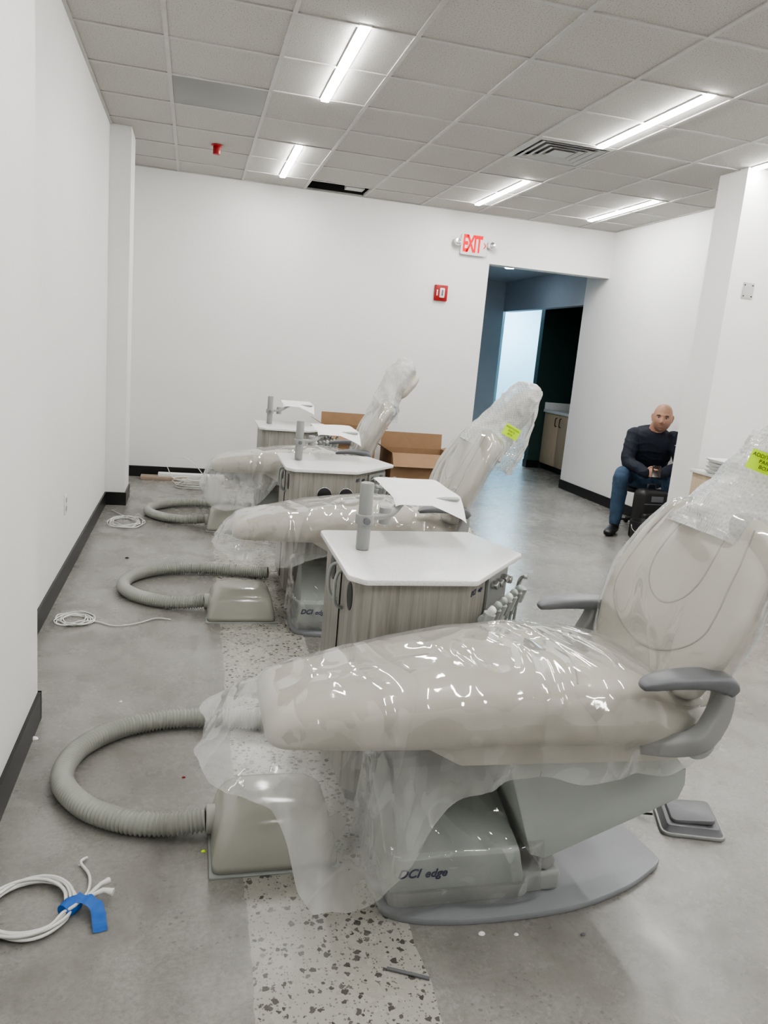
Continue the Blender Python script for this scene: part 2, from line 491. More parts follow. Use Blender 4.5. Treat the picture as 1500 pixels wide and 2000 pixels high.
GX = cells(X0, WL, WR); GY = cells(Y0, WF, WB)
vs, fs = [], []
skips = [(-.1, 5.6), (2.5, 5.6), (1.3, 7.9)]
for i in range(len(GX) - 1):
    for j in range(len(GY) - 1):
        x0, x1, y0, y1 = GX[i], GX[i + 1], GY[j], GY[j + 1]
        if any(x0 < sx_ < x1 and y0 < sy_ < y1 for sx_, sy_ in skips): continue
        k = len(vs); vs += [(x0, y0, CEIL), (x1, y0, CEIL), (x1, y1, CEIL), (x0, y1, CEIL)]; fs.append((k, k + 1, k + 2, k + 3))
struct(mobj('ceiling', vs, fs, 'tile', False))
bars = []
for x in GX[1:-1]: bars.append((x - .012, x + .012, WF, WB, CEIL - .008, CEIL + .02))
for y in GY[1:-1]: bars.append((WL, WR, y - .012, y + .012, CEIL - .007, CEIL + .02))
bars += [(WL, WL + .02, WF, WB, CEIL - .008, CEIL + .01), (WL, WR, WB - .02, WB, CEIL - .008, CEIL + .01), (WR - .02, WR, WF, WB, CEIL - .008, CEIL + .01)]
boxes('trim_1', bars, 'tbar')
boxes('ceiling_plenum_shade', [(WL, WR, WF, WB, CEIL + .38, CEIL + .4), (.9, 1.8, 8.17, 8.199, CEIL + .012, CEIL + .38), (.9, .92, 7.5, 8.17, CEIL + .025, CEIL + .38), (1.78, 1.8, 7.5, 8.17, CEIL + .025, CEIL + .38)], 'dark')  # dark panels added so the gap at the open tile reads as shade
struct(box('trim_2', 1.42, 1.60, 8.0, 8.15, CEIL + .03, CEIL + .12, 'white'))
boxes('baseboard_left', [(WL, WL + .012, 2.87, 6.75, 0, .11), (-.515, -.503, .4, 2.882, 0, .11), (WL, -.503, 2.87, 2.882, 0, .11), (WL, -.508, 6.738, 6.75, 0, .11), (-.52, -.508, 6.75, 7.162, 0, .11), (WL, WL + .012, 7.15, WB, 0, .11)], 'base')
boxes('baseboard_back', [(WL, 3.07, WB - .012, WB, 0, .11)], 'base')
boxes('baseboard_right', [(WR - .012, WR, 5.52, 8.73, 0, .11), (3.838, 3.85, 5.19, 5.53, 0, .11), (3.838, WR, 5.188, 5.2, 0, .11), (WR - .012, WR, WF, 5.19, 0, .11)], 'base')
boxes('baseboard_niche', [(4.81, 5.0, 10.408, 10.42, 0, .11), (4.808, 4.82, 10.408, 10.54, 0, .11)], 'base')

# niche cabinet
parts = [box('body', 5.02, 5.60, 8.95, 10.40, .09, .83, 'ltwood', .002), box('toe_kick', 5.07, 5.58, 8.95, 10.38, 0, .09, 'black'),
         box('worktop', 4.98, 5.61, 8.9, 10.41, .83, .87, 'quartz', .004), box('backsplash', 4.99, 5.6, 10.385, 10.41, .87, .97, 'quartz', .002)]
for k, y in enumerate((8.96, 9.44, 9.92)):
    d = box('door', 5.0, 5.02, y, y + .47, .1, .825, 'ltwood', .002)
    hy = y + (.06 if k != 1 else .41)
    hd = tube('handle', cr([(5.0, hy, .66), (4.975, hy, .67), (4.972, hy, .72), (4.975, hy, .77), (5.0, hy, .78)], 4), .006, 'black', 8)
    parts.append((d, [hd]))
thing('base_cabinet', (5.3, 9.6, 0), parts, 'light wood base cabinet with white counter in dark green niche', 'cabinet')

# lights
def strip_light(x, y):
    a = box('diffuser', x - .024, x + .024, y, y + 1.22, CEIL - .020, CEIL - .006, 'light', .003)
    b_ = box('housing', x - .032, x + .032, y - .008, y + 1.228, CEIL - .0085, CEIL + .03, 'housing', .001)
    return thing('strip_light', (x, y + .61, CEIL), [a, b_], 'slim white linear LED strip light in the tile ceiling', 'ceiling light', 'linear ceiling lights')
sl = strip_light(.755, 4.07)
for x in (.755, 2.70, 3.95):
    for y in (-.82, 1.62, 4.07, 6.52):
        if (x, y) == (.755, 4.07): continue
        nearp = (x == 3.95 and y == 4.07)
        copy_thing(sl, (x - (.06 if nearp else 0), y + .61 - (.11 if nearp else 0), CEIL))
thing('recessed_downlight', (3.83, 9.5, 2.66), [prism('trim_ring', circ(.075, 3.83, 9.5), 2.648, 2.662, 'white', .002), prism('lens', circ(.055, 3.83, 9.5), 2.64, 2.65, 'hall_light', .002)], 'round recessed downlight glowing in hallway ceiling', 'ceiling light')
single(prism('ceiling_lamp', circ(.3, 5.2, 11.9), 2.62, 2.665, 'hall_light', .003), (5.2, 11.9, 2.66), 'round cool white ceiling lamp in the lit room', 'ceiling light')

# supply diffuser
dx0, dx1, dy0, dy1 = X0 + S * 4, X0 + S * 5, Y0, Y0 + S
cx, cy = (dx0 + dx1) / 2, (dy0 + dy1) / 2
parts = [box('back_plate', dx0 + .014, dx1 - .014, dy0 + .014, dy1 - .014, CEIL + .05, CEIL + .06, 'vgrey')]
def sq(h_, z): return [Vector(p) for p in ((cx - h_, cy - h_, z), (cx + h_, cy - h_, z), (cx + h_, cy + h_, z), (cx - h_, cy + h_, z))]
parts.append(loft('face_frame', [sq(.296, CEIL - .005), sq(.268, CEIL - .010), sq(.262, CEIL + .0)], 'tbar', False, False))
for hs in (.245, .19, .135, .08):
    parts.append(loft('louver', [sq(hs, CEIL - .010), sq(hs - .034, CEIL - .004), sq(hs - .040, CEIL + .008)], 'tbar', hs < .09, False))
thing('supply_air_diffuser', (cx, cy, CEIL), parts, 'square louvered metal air diffuser in tile ceiling', 'air vent')
single(box('return_air_grille', X0 + .012, X0 + S - .012, Y0 + .012, Y0 + S - .012, CEIL - .004, CEIL + .006, 'perf', .001), (X0 + .3, Y0 + .3, CEIL), 'grey perforated square return air grille in ceiling', 'air vent')
thing('sprinkler_cap', (.13, 6.93, CEIL), [prism('cap', circ(.03, .13, 6.93), CEIL - .075, CEIL - .004, 'red', .004), prism('flange', circ(.045, .13, 6.93), CEIL - .012, CEIL - .0, 'red', .003)], 'red protective sprinkler cap hanging from ceiling tile', 'sprinkler')

# exit sign
ex, ez, ey = 2.86, 2.665, WB
rp = round_poly([(-.148, -.108), (.148, -.108), (.148, .108), (-.148, .108)], .03)
fm = lambda p: Vector((ex + p[0], ey - p[2], ez + p[1]))
body = prism('sign_body', rp, 0, .045, 'signw', .005, fm)
RX = lambda p: frame_m(p, (1, 0, 0), (0, 0, 1))
t1s = []
for ch, ox in (('E', -.100), ('X', -.042), ('I', .008), ('T', .053)):
    t1s.append(text('t', ch, .235, 'redglow', RX((ex + ox, ey - .046, ez)) @ Matrix.Scale(.52, 4, (1, 0, 0)), .001, 0, .008))
t1 = join('lettering', t1s)
t1['label'] = 'red glowing letters EXIT'
chev = prism('arrow', [(.102, -.03), (.112, -.03), (.134, 0), (.112, .03), (.102, .03), (.122, 0)], .045, .047, 'redglow', .0002, fm)
parts = [body, t1, chev]
for sx_ in (-1, 1):
    hx = ex + sx_ * .192
    f2 = lambda p, hx=hx: Vector((hx + p[0], ey - .02 - p[2], ez + .012 + p[1]))
    hd = prism('lamp_head', circ(.042), 0, .06, 'signw', .008, f2)
    le = prism('lamp_lens', circ(.032), .06, .064, 'chrome', .002, f2)
    st = box('lamp_bracket', min(hx, ex + sx_ * .12), max(hx, ex + sx_ * .12), ey - .03, ey - .001, ez - .01, ez + .02, 'white', .003)
    parts += [(hd, [le]), st]
thing('exit_sign', (ex, ey, ez), parts, 'white exit sign with red letters and two emergency lamp heads', 'exit sign')
ax, az = 2.55, 2.14
parts = [box('backplate', ax - .072, ax + .072, WB - .035, WB - .001, az - .082, az + .082, 'red', .008),
         box('strobe_lens', ax - .022, ax + .032, WB - .06, WB - .034, az - .05, az + .05, 'white', .008),
         box('strobe_tube', ax - .006, ax + .014, WB - .066, WB - .058, az - .03, az + .03, 'greyd', .003),
         box('symbol_panel', ax - .052, ax - .040, WB - .037, WB - .034, az - .03, az + .03, 'white')]
thing('fire_alarm', (ax, WB, az), parts, 'red wall fire alarm strobe with white lens', 'fire alarm')
oy, oz = 4.62, .45
parts = [box('cover_plate', WL, WL + .007, oy - .036, oy + .036, oz - .058, oz + .058, 'white', .002)]
for dz in (-.025, .025):
    parts.append(box('socket', WL + .006, WL + .010, oy - .017, oy + .017, oz + dz - .014, oz + dz + .014, 'greyl', .002))
thing('wall_outlet', (WL, oy, oz), parts, 'white duplex outlet on white wall', 'outlet')
px_, pz_ = 4.02, 2.15
parts = [box('cover_plate', px_ - .05, px_ + .05, 5.194, 5.2, pz_ - .058, pz_ + .058, 'chrome', .003)]
for dx, dz in ((-.035, .04), (.035, -.04), (-.035, -.04), (.035, .04)):
    parts.append(box('screw', px_ + dx - .005, px_ + dx + .005, 5.191, 5.195, pz_ + dz - .005, pz_ + dz + .005, 'black', .002))
thing('junction_cover_plate', (px_, 5.2, pz_), parts, 'bare steel electrical cover plate on white pier', 'cover plate')

# ---------------------------------------------------------------- dental chair
CY = 1.87
def smoothf(xs, ys, w=9):
    X = np.linspace(xs[0], xs[-1], 240); Y = np.interp(X, xs, ys)
    K = np.hanning(2 * w + 3)[1:-1]; K /= K.sum()
    Y = np.convolve(np.pad(Y, w, mode='edge'), K, mode='valid')
    return lambda x: float(np.interp(x, X, Y))
sx0, sx1 = .205, 1.46
hwf = smoothf([.2, .3, .45, .65, .9, 1.15, 1.35, 1.47], [.172, .19, .22, .25, .275, .275, .25, .22], 14)
ztf = smoothf([.2, .35, .6, .8, .95, 1.15, 1.3, 1.47], [.568, .602, .652, .681, .690, .679, .645, .60], 14)
thf = smoothf([.2, .35, .6, .9, 1.2, 1.47], [.095, .130, .175, .205, .200, .15], 14)
def ends(x):
    e = 1
    r = .06
    if x < sx0 + r: e = max(0, 1 - ((sx0 + r - x) / r) ** 2.2) ** (1 / 2.2)
    if x > sx1 - r: e = max(0, 1 - ((x - sx1 + r) / r) ** 2.4) ** (1 / 2.4)
    return e
NS = 3.4
def sec(x):
    e = ends(x); return hwf(x) * (.80 + .20 * e), ztf(x) - thf(x) / 2, thf(x) / 2 * (.30 + .70 * e)
def seat_top(x, y):
    w, zm, h_ = sec(min(max(x, sx0), sx1)); q = min(1, abs(y - CY) / w)
    return zm + h_ * (1 - q ** NS) ** (1 / NS)
rings = []
R6 = .06
xs = list(sx0 + R6 * (1 - np.cos(np.linspace(0, math.pi / 2, 12)))) + list(np.linspace(sx0 + R6, sx1 - R6, 44))[1:-1] + list(sx1 - R6 * (1 - np.cos(np.linspace(math.pi / 2, 0, 12))))
for x in xs:
    w, zm, h_ = sec(x); r = []
    for k in range(56):
        a = 2 * math.pi * k / 56; c_, s_ = math.cos(a), math.sin(a)
        r.append(Vector((x, CY + w * math.copysign(abs(c_) ** (2 / NS), c_), zm + h_ * math.copysign(abs(s_) ** (2 / NS), s_))))
    rings.append(r)
seat = loft('seat_cushion', rings, 'vinyl')
seams = []
for xc in (.98, 1.25):
    pts = [Vector((xc + .05 * (1 - (q / .8) ** 2), CY + q * hwf(xc), seat_top(xc, CY + q * hwf(xc)) + .0)) for q in np.linspace(-.8, .8, 20)]
    seams.append(tube('s', pts, .0024, 'seam', 6))
seat_seam = join('seam', seams)

# backrest
SP = cr([(1.315, 0, .59), (1.365, 0, .76), (1.44, 0, .93), (1.535, 0, 1.09)], 20)
bw = smoothf([0, .1, .3, .5, .72, .9, 1], [.20, .24, .285, .295, .275, .23, .18])
def back_frame(s):
    f = s * (len(SP) - 1); i = int(min(max(f, 0), len(SP) - 2)); t_ = f - i
    p = SP[i].lerp(SP[i + 1], t_); T = (SP[i + 1] - SP[i]).normalized()
    return p, T, Vector((-T.z, 0, T.x))
def back_pt(s, ca, sa, off=0, wadd=0):
    sc = min(max(s, 0), 1); p, T, Nn = back_frame(sc); p = p + T * (s - sc) * .5
    e = 1.0
    if sc < .14: e = max(0.02, 1 - ((.14 - sc) / .14) ** 2.2) ** .45
    if sc > .86: e = max(0.02, 1 - ((sc - .86) / .14) ** 2.2) ** .45
    n = 2.5
    cy_ = math.copysign(abs(ca) ** (2 / n), ca); sy_ = math.copysign(abs(sa) ** (2 / n), sa)
    w = bw(sc) * max(e, .4) + wadd
    return p + Vector((0, CY - .015, 0)) + Vector((0, w * cy_, 0)) + Nn * ((.065 * e + off) * sy_ + .03 * cy_ ** 2)
rings = []
for s in list(np.linspace(0, .14, 10)) + list(np.linspace(.14, .86, 30))[1:-1] + list(np.linspace(.86, 1, 10)):
    rings.append([back_pt(s, math.cos(2 * math.pi * k / 56), math.sin(2 * math.pi * k / 56)) for k in range(56)])
back = loft('backrest', rings, 'vinyl')
def front(s, yf, off=.0):
    n = 2.5; sy_ = max(0, 1 - abs(yf) ** n) ** (1 / n); sa = sy_ ** (n / 2); ca = math.copysign(abs(yf) ** (n / 2), yf)
    return back_pt(s, ca, sa, off)
sm = []
def seamp(fn, a, b_, n=60): sm.append(tube('s', [fn(t_) for t_ in np.linspace(a, b_, n)], .0030, 'seam', 6))
for wq, s0, s1_ in ((.40, .42, .93), (.78, .20, .88)):
    def upath(t_, wq=wq, s0=s0, s1_=s1_):
        a_ = t_ * 2.2
        if abs(a_) <= math.pi / 2:
            return front(s0 + .22 * (1 - math.cos(a_)), wq * math.sin(a_))
        k_ = (abs(a_) - math.pi / 2) / (2.2 - math.pi / 2)
        return front(s0 + .22 + (s1_ - s0 - .22) * k_, math.copysign(wq * (1 - .06 * k_), a_))
    seamp(upath, -1, 1, 90)
back_seam = join('seam', sm)
head = ell_loft([(1.585, CY, 1.13), (1.62, CY, 1.17), (1.68, CY, 1.245), (1.72, CY, 1.30)], [.06, .105, .11, .07], [.03, .045, .045, .03], (0, 1, 0), 6)
head.name = 'headrest'; head.data.materials.append(M['vinyl'])

def rect_sweep(name, pts, ws, hs, mat, wax=(0, 1, 0), per=6, n=4):
    o = ell_loft(pts, ws, hs, wax, per, 24, n); o.name = name; o.data.materials.append(M[mat])
    return o
def arm(ya):
    s = .03 if ya < CY else -.03
    pad = rect_sweep('armrest', [(1.11, ya, .697), (1.135, ya, .707), (1.20, ya, .716), (1.28, ya, .716), (1.34, ya, .706), (1.365, ya, .685)], [.014, .030, .040, .043, .040, .032], [.007, .013, .016, .019, .026, .018], 'greyd')
    if ya > CY:
        bpts = [(1.31, ya, .700), (1.30, ya, .66), (1.275, ya, .60), (1.26, ya, .545), (1.25, ya + s, .515), (1.18, ya + 2.2 * s, .50)]
    else:
        bpts = [(1.342, ya, .700), (1.352, ya, .66), (1.342, ya, .60), (1.305, ya, .545), (1.25, ya + s, .515), (1.18, ya + 2.2 * s, .50)]
    br = rect_sweep('arm_bracket', bpts, [.030, .030, .028, .026, .024, .02], [.022, .022, .028, .030, .026, .02], 'grey')
    return (pad, [br])
def XZ(y0): return lambda p: Vector((p[0], p[2], p[1]))
frame = prism('seat_frame', round_poly([(.60, .49), (.70, .435), (1.33, .420), (1.40, .50), (1.36, .53), (.62, .53)], .02), CY - .20, CY + .20, 'vinyl', .02, XZ(0))
hubp = prism('back_hinge', circ(.045, 1.33, .52), CY - .285, CY + .285, 'greyl', .01, XZ(0))
lift = prism('lift_arm', round_poly([(.84, .43), (.94, .150), (.985, .135), (1.375, .292), (1.39, .335), (1.385, .385), (1.34, .43)], .004, 2), CY - .175, CY + .13, 'greyl', .004, XZ(0))
liftb = prism('lift_arm_pivot', circ(.024, 1.0, .115), CY - .165, CY + .15, 'grey', .006, XZ(0))
blk = box('base_block', .92, 1.05, CY - .165, CY + .14, .02, .085, 'grey', .015, 3)
pumps = prism('lift_cylinder', [(1.02 , .06), (1.28, .30), (1.25, .33), (.99, .09)], CY + .0, CY + .07, 'greyd', .01, XZ(0))
bp = cr([(.53, CY - .12, 0), (.56, CY - .19, 0), (.68, CY - .228, 0), (.88, CY - .238, 0), (1.08, CY - .222, 0), (1.26, CY - .170, 0), (1.375, CY - .112, 0), (1.425, CY - .078, 0), (1.432, CY - .05, 0), (1.42, CY + .05, 0), (1.40, CY + .19, 0), (1.37, CY + .225, 0), (1.2, CY + .25, 0), (.9, CY + .25, 0), (.65, CY + .24, 0), (.545, CY + .16, 0)], 6, True)
plate = prism('base_plate', bp, 0.0, .020, 'plate', .004)
def YZ(p): return Vector((p[2], p[0], p[1]))
prof = [(CY - .165, .055), (CY - .165, .155), (CY - .155, .168), (CY + .04, .305), (CY + .13, .305), (CY + .16, .27), (CY + .16, .055)]
ped = prism('pedestal', round_poly(prof, .008, 3), .555, .94, 'greyl', .006, YZ)
for vv in ped.data.vertices:
    k_ = (vv.co.z - .055) / .28
    if vv.co.x > .75: vv.co.x -= .07 * k_
    else: vv.co.x += .03 * k_
pedb = prism('pedestal_foot', round_poly([(.55, CY - .175), (.96, CY - .175), (.95, CY + .17), (.55, CY + .17)], .04), .018, .062, 'grey', .008)
logo = text('lettering', 'DCI', .036, 'navy_ink', RX((.600, CY - .1662, .114)), .0008, .32, .0006)
logo2 = text('lettering', 'edge', .033, 'navy_ink', RX((.676, CY - .1662, .1115)), .0008, .25, .0006)
lettering = join('lettering', [logo, logo2])

def drape(name, outline, ctr, ztop, hem, flare, mat, nin=18, nout=34, fold=.02, ff=38, amp=.005, seed=1, hemn=.018, wrk=(1.7, .7)):
    n = len(outline); rings = []
    nor = []
    cum = [0]
    for i in range(n):
        d = Vector(outline[(i + 1) % n]) - Vector(outline[i - 1]); nor.append(Vector((d.y, -d.x)).normalized())
        cum.append(cum[-1] + (Vector(outline[(i + 1) % n]) - Vector(outline[i])).length)
    for j in range(nin + 1):
        r = []
        for P in outline:
            c_ = ctr(P); q = c_.lerp(Vector(P), j / nin)
            z = ztop(q.x, q.y) + .004 + amp * (ridge((q.x * wrk[0], q.y * wrk[1], 0), 3.5, seed) + ridge((q.x * wrk[0], q.y * wrk[1], 0), 8, seed + 3) * .3 + .5)
            r.append(Vector((q.x, q.y, z)))
        rings.append(r)
    last = rings[-1]
    for k in range(1, nout + 1):
        u = k / nout; r = []
        for i, P in enumerate(outline):
            hz = hem(P) + hemn * nz((cum[i] * 5, 0, 0), 1, seed + 9); fl = flare(P); s_ = cum[i]
            z = last[i].z * (1 - u) + hz * u; L = max(0, last[i].z - hz)
            fw = math.sin(s_ * ff + 2.0 * nz((s_ * 3, u, 0), 1, seed)) + .3 * math.sin(s_ * ff * 2.3 + 3 * nz((s_ * 4, u * 2, 5), 1, seed))
            out = fl * u ** .8 + fold * min(1, L / .2) * u ** .7 * fw
            p = Vector((P[0], P[1], 0)) + Vector((nor[i].x, nor[i].y, 0)) * out
            tn = Vector((-nor[i].y, nor[i].x, 0)) * (.5 * fold * min(1, L / .2) * u * nz((s_ * 9, u * 3, 1), 1, seed + 2))
            p += tn; p.z = z
            p += Vector((nor[i].x, nor[i].y, 0)) * amp * ridge((p.x, p.y, p.z), 6, seed)
            r.append(p)
        rings.append(r)
    return loft(name, rings, mat, False, True, True, None, True)

tt = np.linspace(0, math.pi, 120)
xsn = [(sx0 - .010) + (sx1 - sx0 + .02) * (1 - math.cos(t_)) / 2 for t_ in tt]
xsn = [.55 * a + .45 * ((sx0 - .010) + (sx1 - sx0 + .02) * i / 119) for i, a in enumerate(xsn)]
def ohw(x):
    return sec(min(max(x, sx0 + .001), sx1 - .001))[0] + .008
near = [(x, CY - ohw(x)) for x in xsn]; far = [(x, CY + ohw(x)) for x in reversed(xsn)]
def dens(a, b_, n): return [(a[0] + (b_[0] - a[0]) * k / n, a[1] + (b_[1] - a[1]) * k / n) for k in range(n)]
poly = near + far
res = []
for i in range(len(poly)):
    a, b_ = poly[i], poly[(i + 1) % len(poly)]
    L = math.dist(a, b_); k = max(1, int(L / .009))
    if L < 1e-4: continue
    res += dens(a, b_, k)
RA_ = np.array(res)
for _ in range(3): RA_ = (np.roll(RA_, 1, 0) + 2 * RA_ + np.roll(RA_, -1, 0)) / 4
res = [tuple(p) for p in RA_]
def ctr(P): return Vector((min(max(P[0], sx0 + .16), sx1 - .2), CY))
def seat_cover(hx, hz, fx, fz, seed, farz=.42):
    def hem(P):
        t_ = max(0, min(1, (CY + .02 - P[1]) / .12))
        v1 = np.interp(P[0], hx, hz)
        v2 = np.interp(P[0], [.185, .25, .5, 1.48], [.45, farz, farz, .47])
        return float(v1 * t_ + v2 * (1 - t_))
    def fl(P): return float(np.interp(P[0], fx, fz))
    return drape('plastic_cover', res, ctr, seat_top, hem, fl, 'film', 16, 40, .022, 24, .005, seed)
cov = seat_cover([.19, .24, .26, .30, .35, .42, .50, .56, .64, .74, 1.2, 1.48], [.45, .40, .33, .17, .09, .09, .16, .25, .37, .425, .43, .47],
                 [.19, .215, .27, .33, .5, .62, .8, 1.48], [.15, .10, .04, .05, .06, .03, -.010, -.012], 2)
cov_b = seat_cover([.19, .24, .35, .50, .60, .70, 1.2, 1.48], [.44, .40, .37, .38, .42, .455, .455, .48],
                   [.19, .215, .27, .5, .62, .8, 1.48], [.08, .05, .02, .02, .0, -.02, -.02], 5)
cov_c = seat_cover([.19, .24, .35, .50, .60, .70, 1.2, 1.48], [.30, .22, .20, .24, .30, .44, .455, .48],
                   [.19, .215, .27, .5, .62, .8, 1.48], [.06, .05, .04, .03, .01, -.02, -.02], 9, .3)
pr = []
rp2 = round_poly([(.530, CY - .190), (.985, CY - .190), (.975, CY + .18), (.535, CY + .18)], .05, 10)
for i in range(len(rp2)):
    a, b_ = rp2[i], rp2[(i + 1) % len(rp2)]; L = (a - b_).length
    if L > 1e-4: pr += dens(tuple(a), tuple(b_), max(1, int(L / .01)))
def ped_top(x, y):
    t_ = min(1, max(0, (y - (CY - .17)) / .21)); return .18 + .138 * t_ + .008 * nz((x, y, 0), 8)
cov2 = drape('plastic_bag', pr, lambda P: Vector((.75, CY)), ped_top, lambda P: .035, lambda P: .016, 'film2', 12, 30, .010, 22, .006, 8)
rings = []
for s in np.linspace(-.20, 1.0, 100):
    r = []
    for k in range(130):
        a = 2 * math.pi * k / 130
        fl = max(0, .16 - s) * .16
        nearf = max(0, -math.cos(a))
        p = back_pt(s, math.cos(a), math.sin(a), .008, .006 + .012 * nearf + fl)
        off = .008 * ridge(p, 4, 4) + .012 * nz(p, 3, 2) * (.6 + nearf) + .002 * ridge(p, 11, 1) + fl * .35 * math.sin(a * 7 + 3 * nz((s * 4, a, 0), 1))
        c0 = back_frame(min(max(s, 0), 1))[0] + Vector((0, CY, 0)); d = (p - c0).normalized()
        r.append(p + d * (max(off, -.003) + .003 + .012 * nearf))
    rings.append(r)
cov3 = loft('plastic_cover', rings, 'filmb', False)
def sack(seed, pts, wk=1.0, flap=True):
    spn = cr(pts, 14)
    q_ = np.linspace(0, 1, len(spn))
    W = np.interp(q_, [0, .2, .4, .55, .8, 1], [.225, .20, .150, .150, .145, .085]) * wk
    D = np.interp(q_, [0, .2, .4, .7, .9, 1], [.10, .09, .068, .08, .06, .02])
    rings = []
    for i, p in enumerate(spn):
        T = (spn[min(i + 1, len(spn) - 1)] - spn[max(i - 1, 0)]).normalized(); Nn = Vector((-T.z, 0, T.x)); r = []
        for k in range(110):
            a = 2 * math.pi * k / 110
            d = Vector((0, 1, 0)) * math.cos(a) * W[i] + Nn * math.sin(a) * D[i]
            q = p + d; u = d.normalized()
            r.append(q + u * (.024 * ridge(q, 6, seed) + .014 * ridge(q, 13, seed + 2)))
        rings.append(r)
    main = loft('w', rings, 'bubble', False)
    capr = [[p for p in rings[-1]], [spn[-1] + (p - spn[-1]) * .5 + Vector((.004, 0, .012)) for p in rings[-1]], [spn[-1] + (p - spn[-1]) * .05 + Vector((.008, 0, .016)) for p in rings[-1]]]
    L_ = [main, loft('w', capr, 'bubble', False)]
    if flap:
        rg = []
        for t_ in np.linspace(0, 1, 50):
            r = []
            for y in np.linspace(-1, 1, 60):
                w = (.15 - .02 * t_ + .015 * nz((t_ * 5, 0, 0), 1, seed)) * wk
                x = 1.77 + .01 * t_ - .12 * t_ ** 2 + .015 * math.sin(y * 7 + t_ * 4); z = 1.33 - .46 * t_
                q = Vector((x, CY + w * y, z)); q.x += .018 * ridge(q, 8, seed) - .05 * y * y
                r.append(q)
            rg.append(r)
        L_.append(loft('w', rg, 'bubble', False, closed=False))
    return join('bubble_wrap', L_)
SPN = [(1.50, CY, .985), (1.555, CY, 1.08), (1.62, CY, 1.18), (1.69, CY, 1.27), (1.755, CY, 1.345)]
wrap = sack(3, SPN)
org = (.98, CY, 0)
chair = thing('dental_chair', org, [plate, ped, pedb, blk, lift, liftb, pumps, frame, hubp, (seat, [seat_seam]), (back, [back_seam]), head, arm(CY - .30), arm(CY + .30), lettering, cov, cov2, cov3, wrap],
              'beige dental chair wrapped in clear plastic and bubble wrap', 'dental chair', 'row of dental chairs')
cov['label'] = 'clear plastic sheet over seat'; cov2['label'] = 'clear plastic bag over pedestal'; cov3['label'] = 'clear plastic sheet over backrest'
PITCH = 2.03
chair2 = copy_thing(chair, (1.00, CY + PITCH, 0), 'beige plastic-wrapped dental chair beside corrugated hose and grey cabinet', -.04, (wrap, cov))
chair3 = copy_thing(chair, (.95, CY + 2 * PITCH - .02, 0), 'beige plastic-wrapped dental chair standing near cardboard boxes', -.09, (wrap, cov))
wrap2 = sack(6, SPN, .80)
wrap3 = sack(11, [(1.47, CY, .96), (1.50, CY, 1.08), (1.545, CY, 1.20), (1.60, CY, 1.31), (1.66, CY, 1.41)], .85, False)
for o_, c_ in ((wrap2, chair2), (wrap3, chair3), (cov_b, chair2), (cov_c, chair3)):
    o_.data.transform(Matrix.Translation(-Vector(org))); o_.parent = c_
for o_ in (cov_b, cov_c): o_['label'] = 'clear plastic sheet over seat'
chair['label'] = 'beige plastic-wrapped dental chair with foot control beside its base'
def tag(c_, pos, w, h_, xa, ya, lines, sz):
    m_ = frame_m(pos, xa, ya)
    g = []
    for i in range(13):
        u = (i / 12 - .5) * w
        g.append([m_ @ Vector((u, v_ * h_, .004 * math.sin(i * .6))) for v_ in (-.5, -.17, .17, .5)])
    o = loft('tag_sheet', g, 'tag', False, closed=False)
    o.name = 'label_tag'
    ts = []
    for k, ln in enumerate(lines):
        ts.append(text('t', ln, sz, 'blacki', m_ @ Matrix.Translation((0, h_ * (.5 - (k + .5) / len(lines)) * .8, .006)), .0003, 0, 0))
    tj = join('lettering', ts)
    inv = Matrix.Rotation(-c_.rotation_euler.z, 4, 'Z') @ Matrix.Translation(-Vector(c_.location))
    o.data.transform(inv); tj.data.transform(inv); o.parent = c_; tj.parent = o
    o['label'] = 'lime green paper label'
tag(chair, (1.505, CY - .12, 1.25), .092, .055, (.80, -.60, -.28), (.2, 0, 1), ['ADDITIONAL', 'PARTS', 'BOX'], .014)
tag(chair2, (1.60, CY + PITCH - .215, 1.115), .085, .06, (.85, -.45, -.42), (.3, 0, 1), ['ADDITIONAL', 'PARTS', 'BOX'], .013)

# ---------------------------------------------------------------- junction boxes & hoses
def utility(dy, dx=0):
    y0, y1, x0, x1 = 1.90 + dy, 2.19 + dy, .10 + dx, .455 + dx
    sh = []
    for (z, ins, rr_) in ((.010, 0, .03), (.03, .001, .03), (.065, .006, .035), (.105, .014, .04), (.133, .024, .05), (.151, .037, .06), (.163, .055, .06), (.168, .08, .05)):
        sh.append([Vector((p.x, p.y, z)) for p in round_poly([(x0 + ins, y0 + ins * 1.3), (x1 - ins * 1.2, y0 + ins * 1.3), (x1 - ins * 1.2, y1 - ins * .8), (x0 + ins, y1 - ins * .8)], rr_, 8)])
    a = loft('shell', sh, 'cover')
    b_ = box('floor_flange', x0 - .006, x1 + .006, y0 - .006, y1 + .006, 0, .007, 'greyl', .002)
    cl = prism('hose_collar', circ(.042), 0, .03, 'hose', .005, lambda p: Vector((x0 + .016 - p[2], 2.10 + dy + p[0], .052 + p[1])))
    return thing('utility_cover_box', ((x0 + x1) / 2, (y0 + y1) / 2, 0), [a, b_, cl], 'glossy taupe floor utility box with hose collar', 'utility box', 'floor utility boxes')
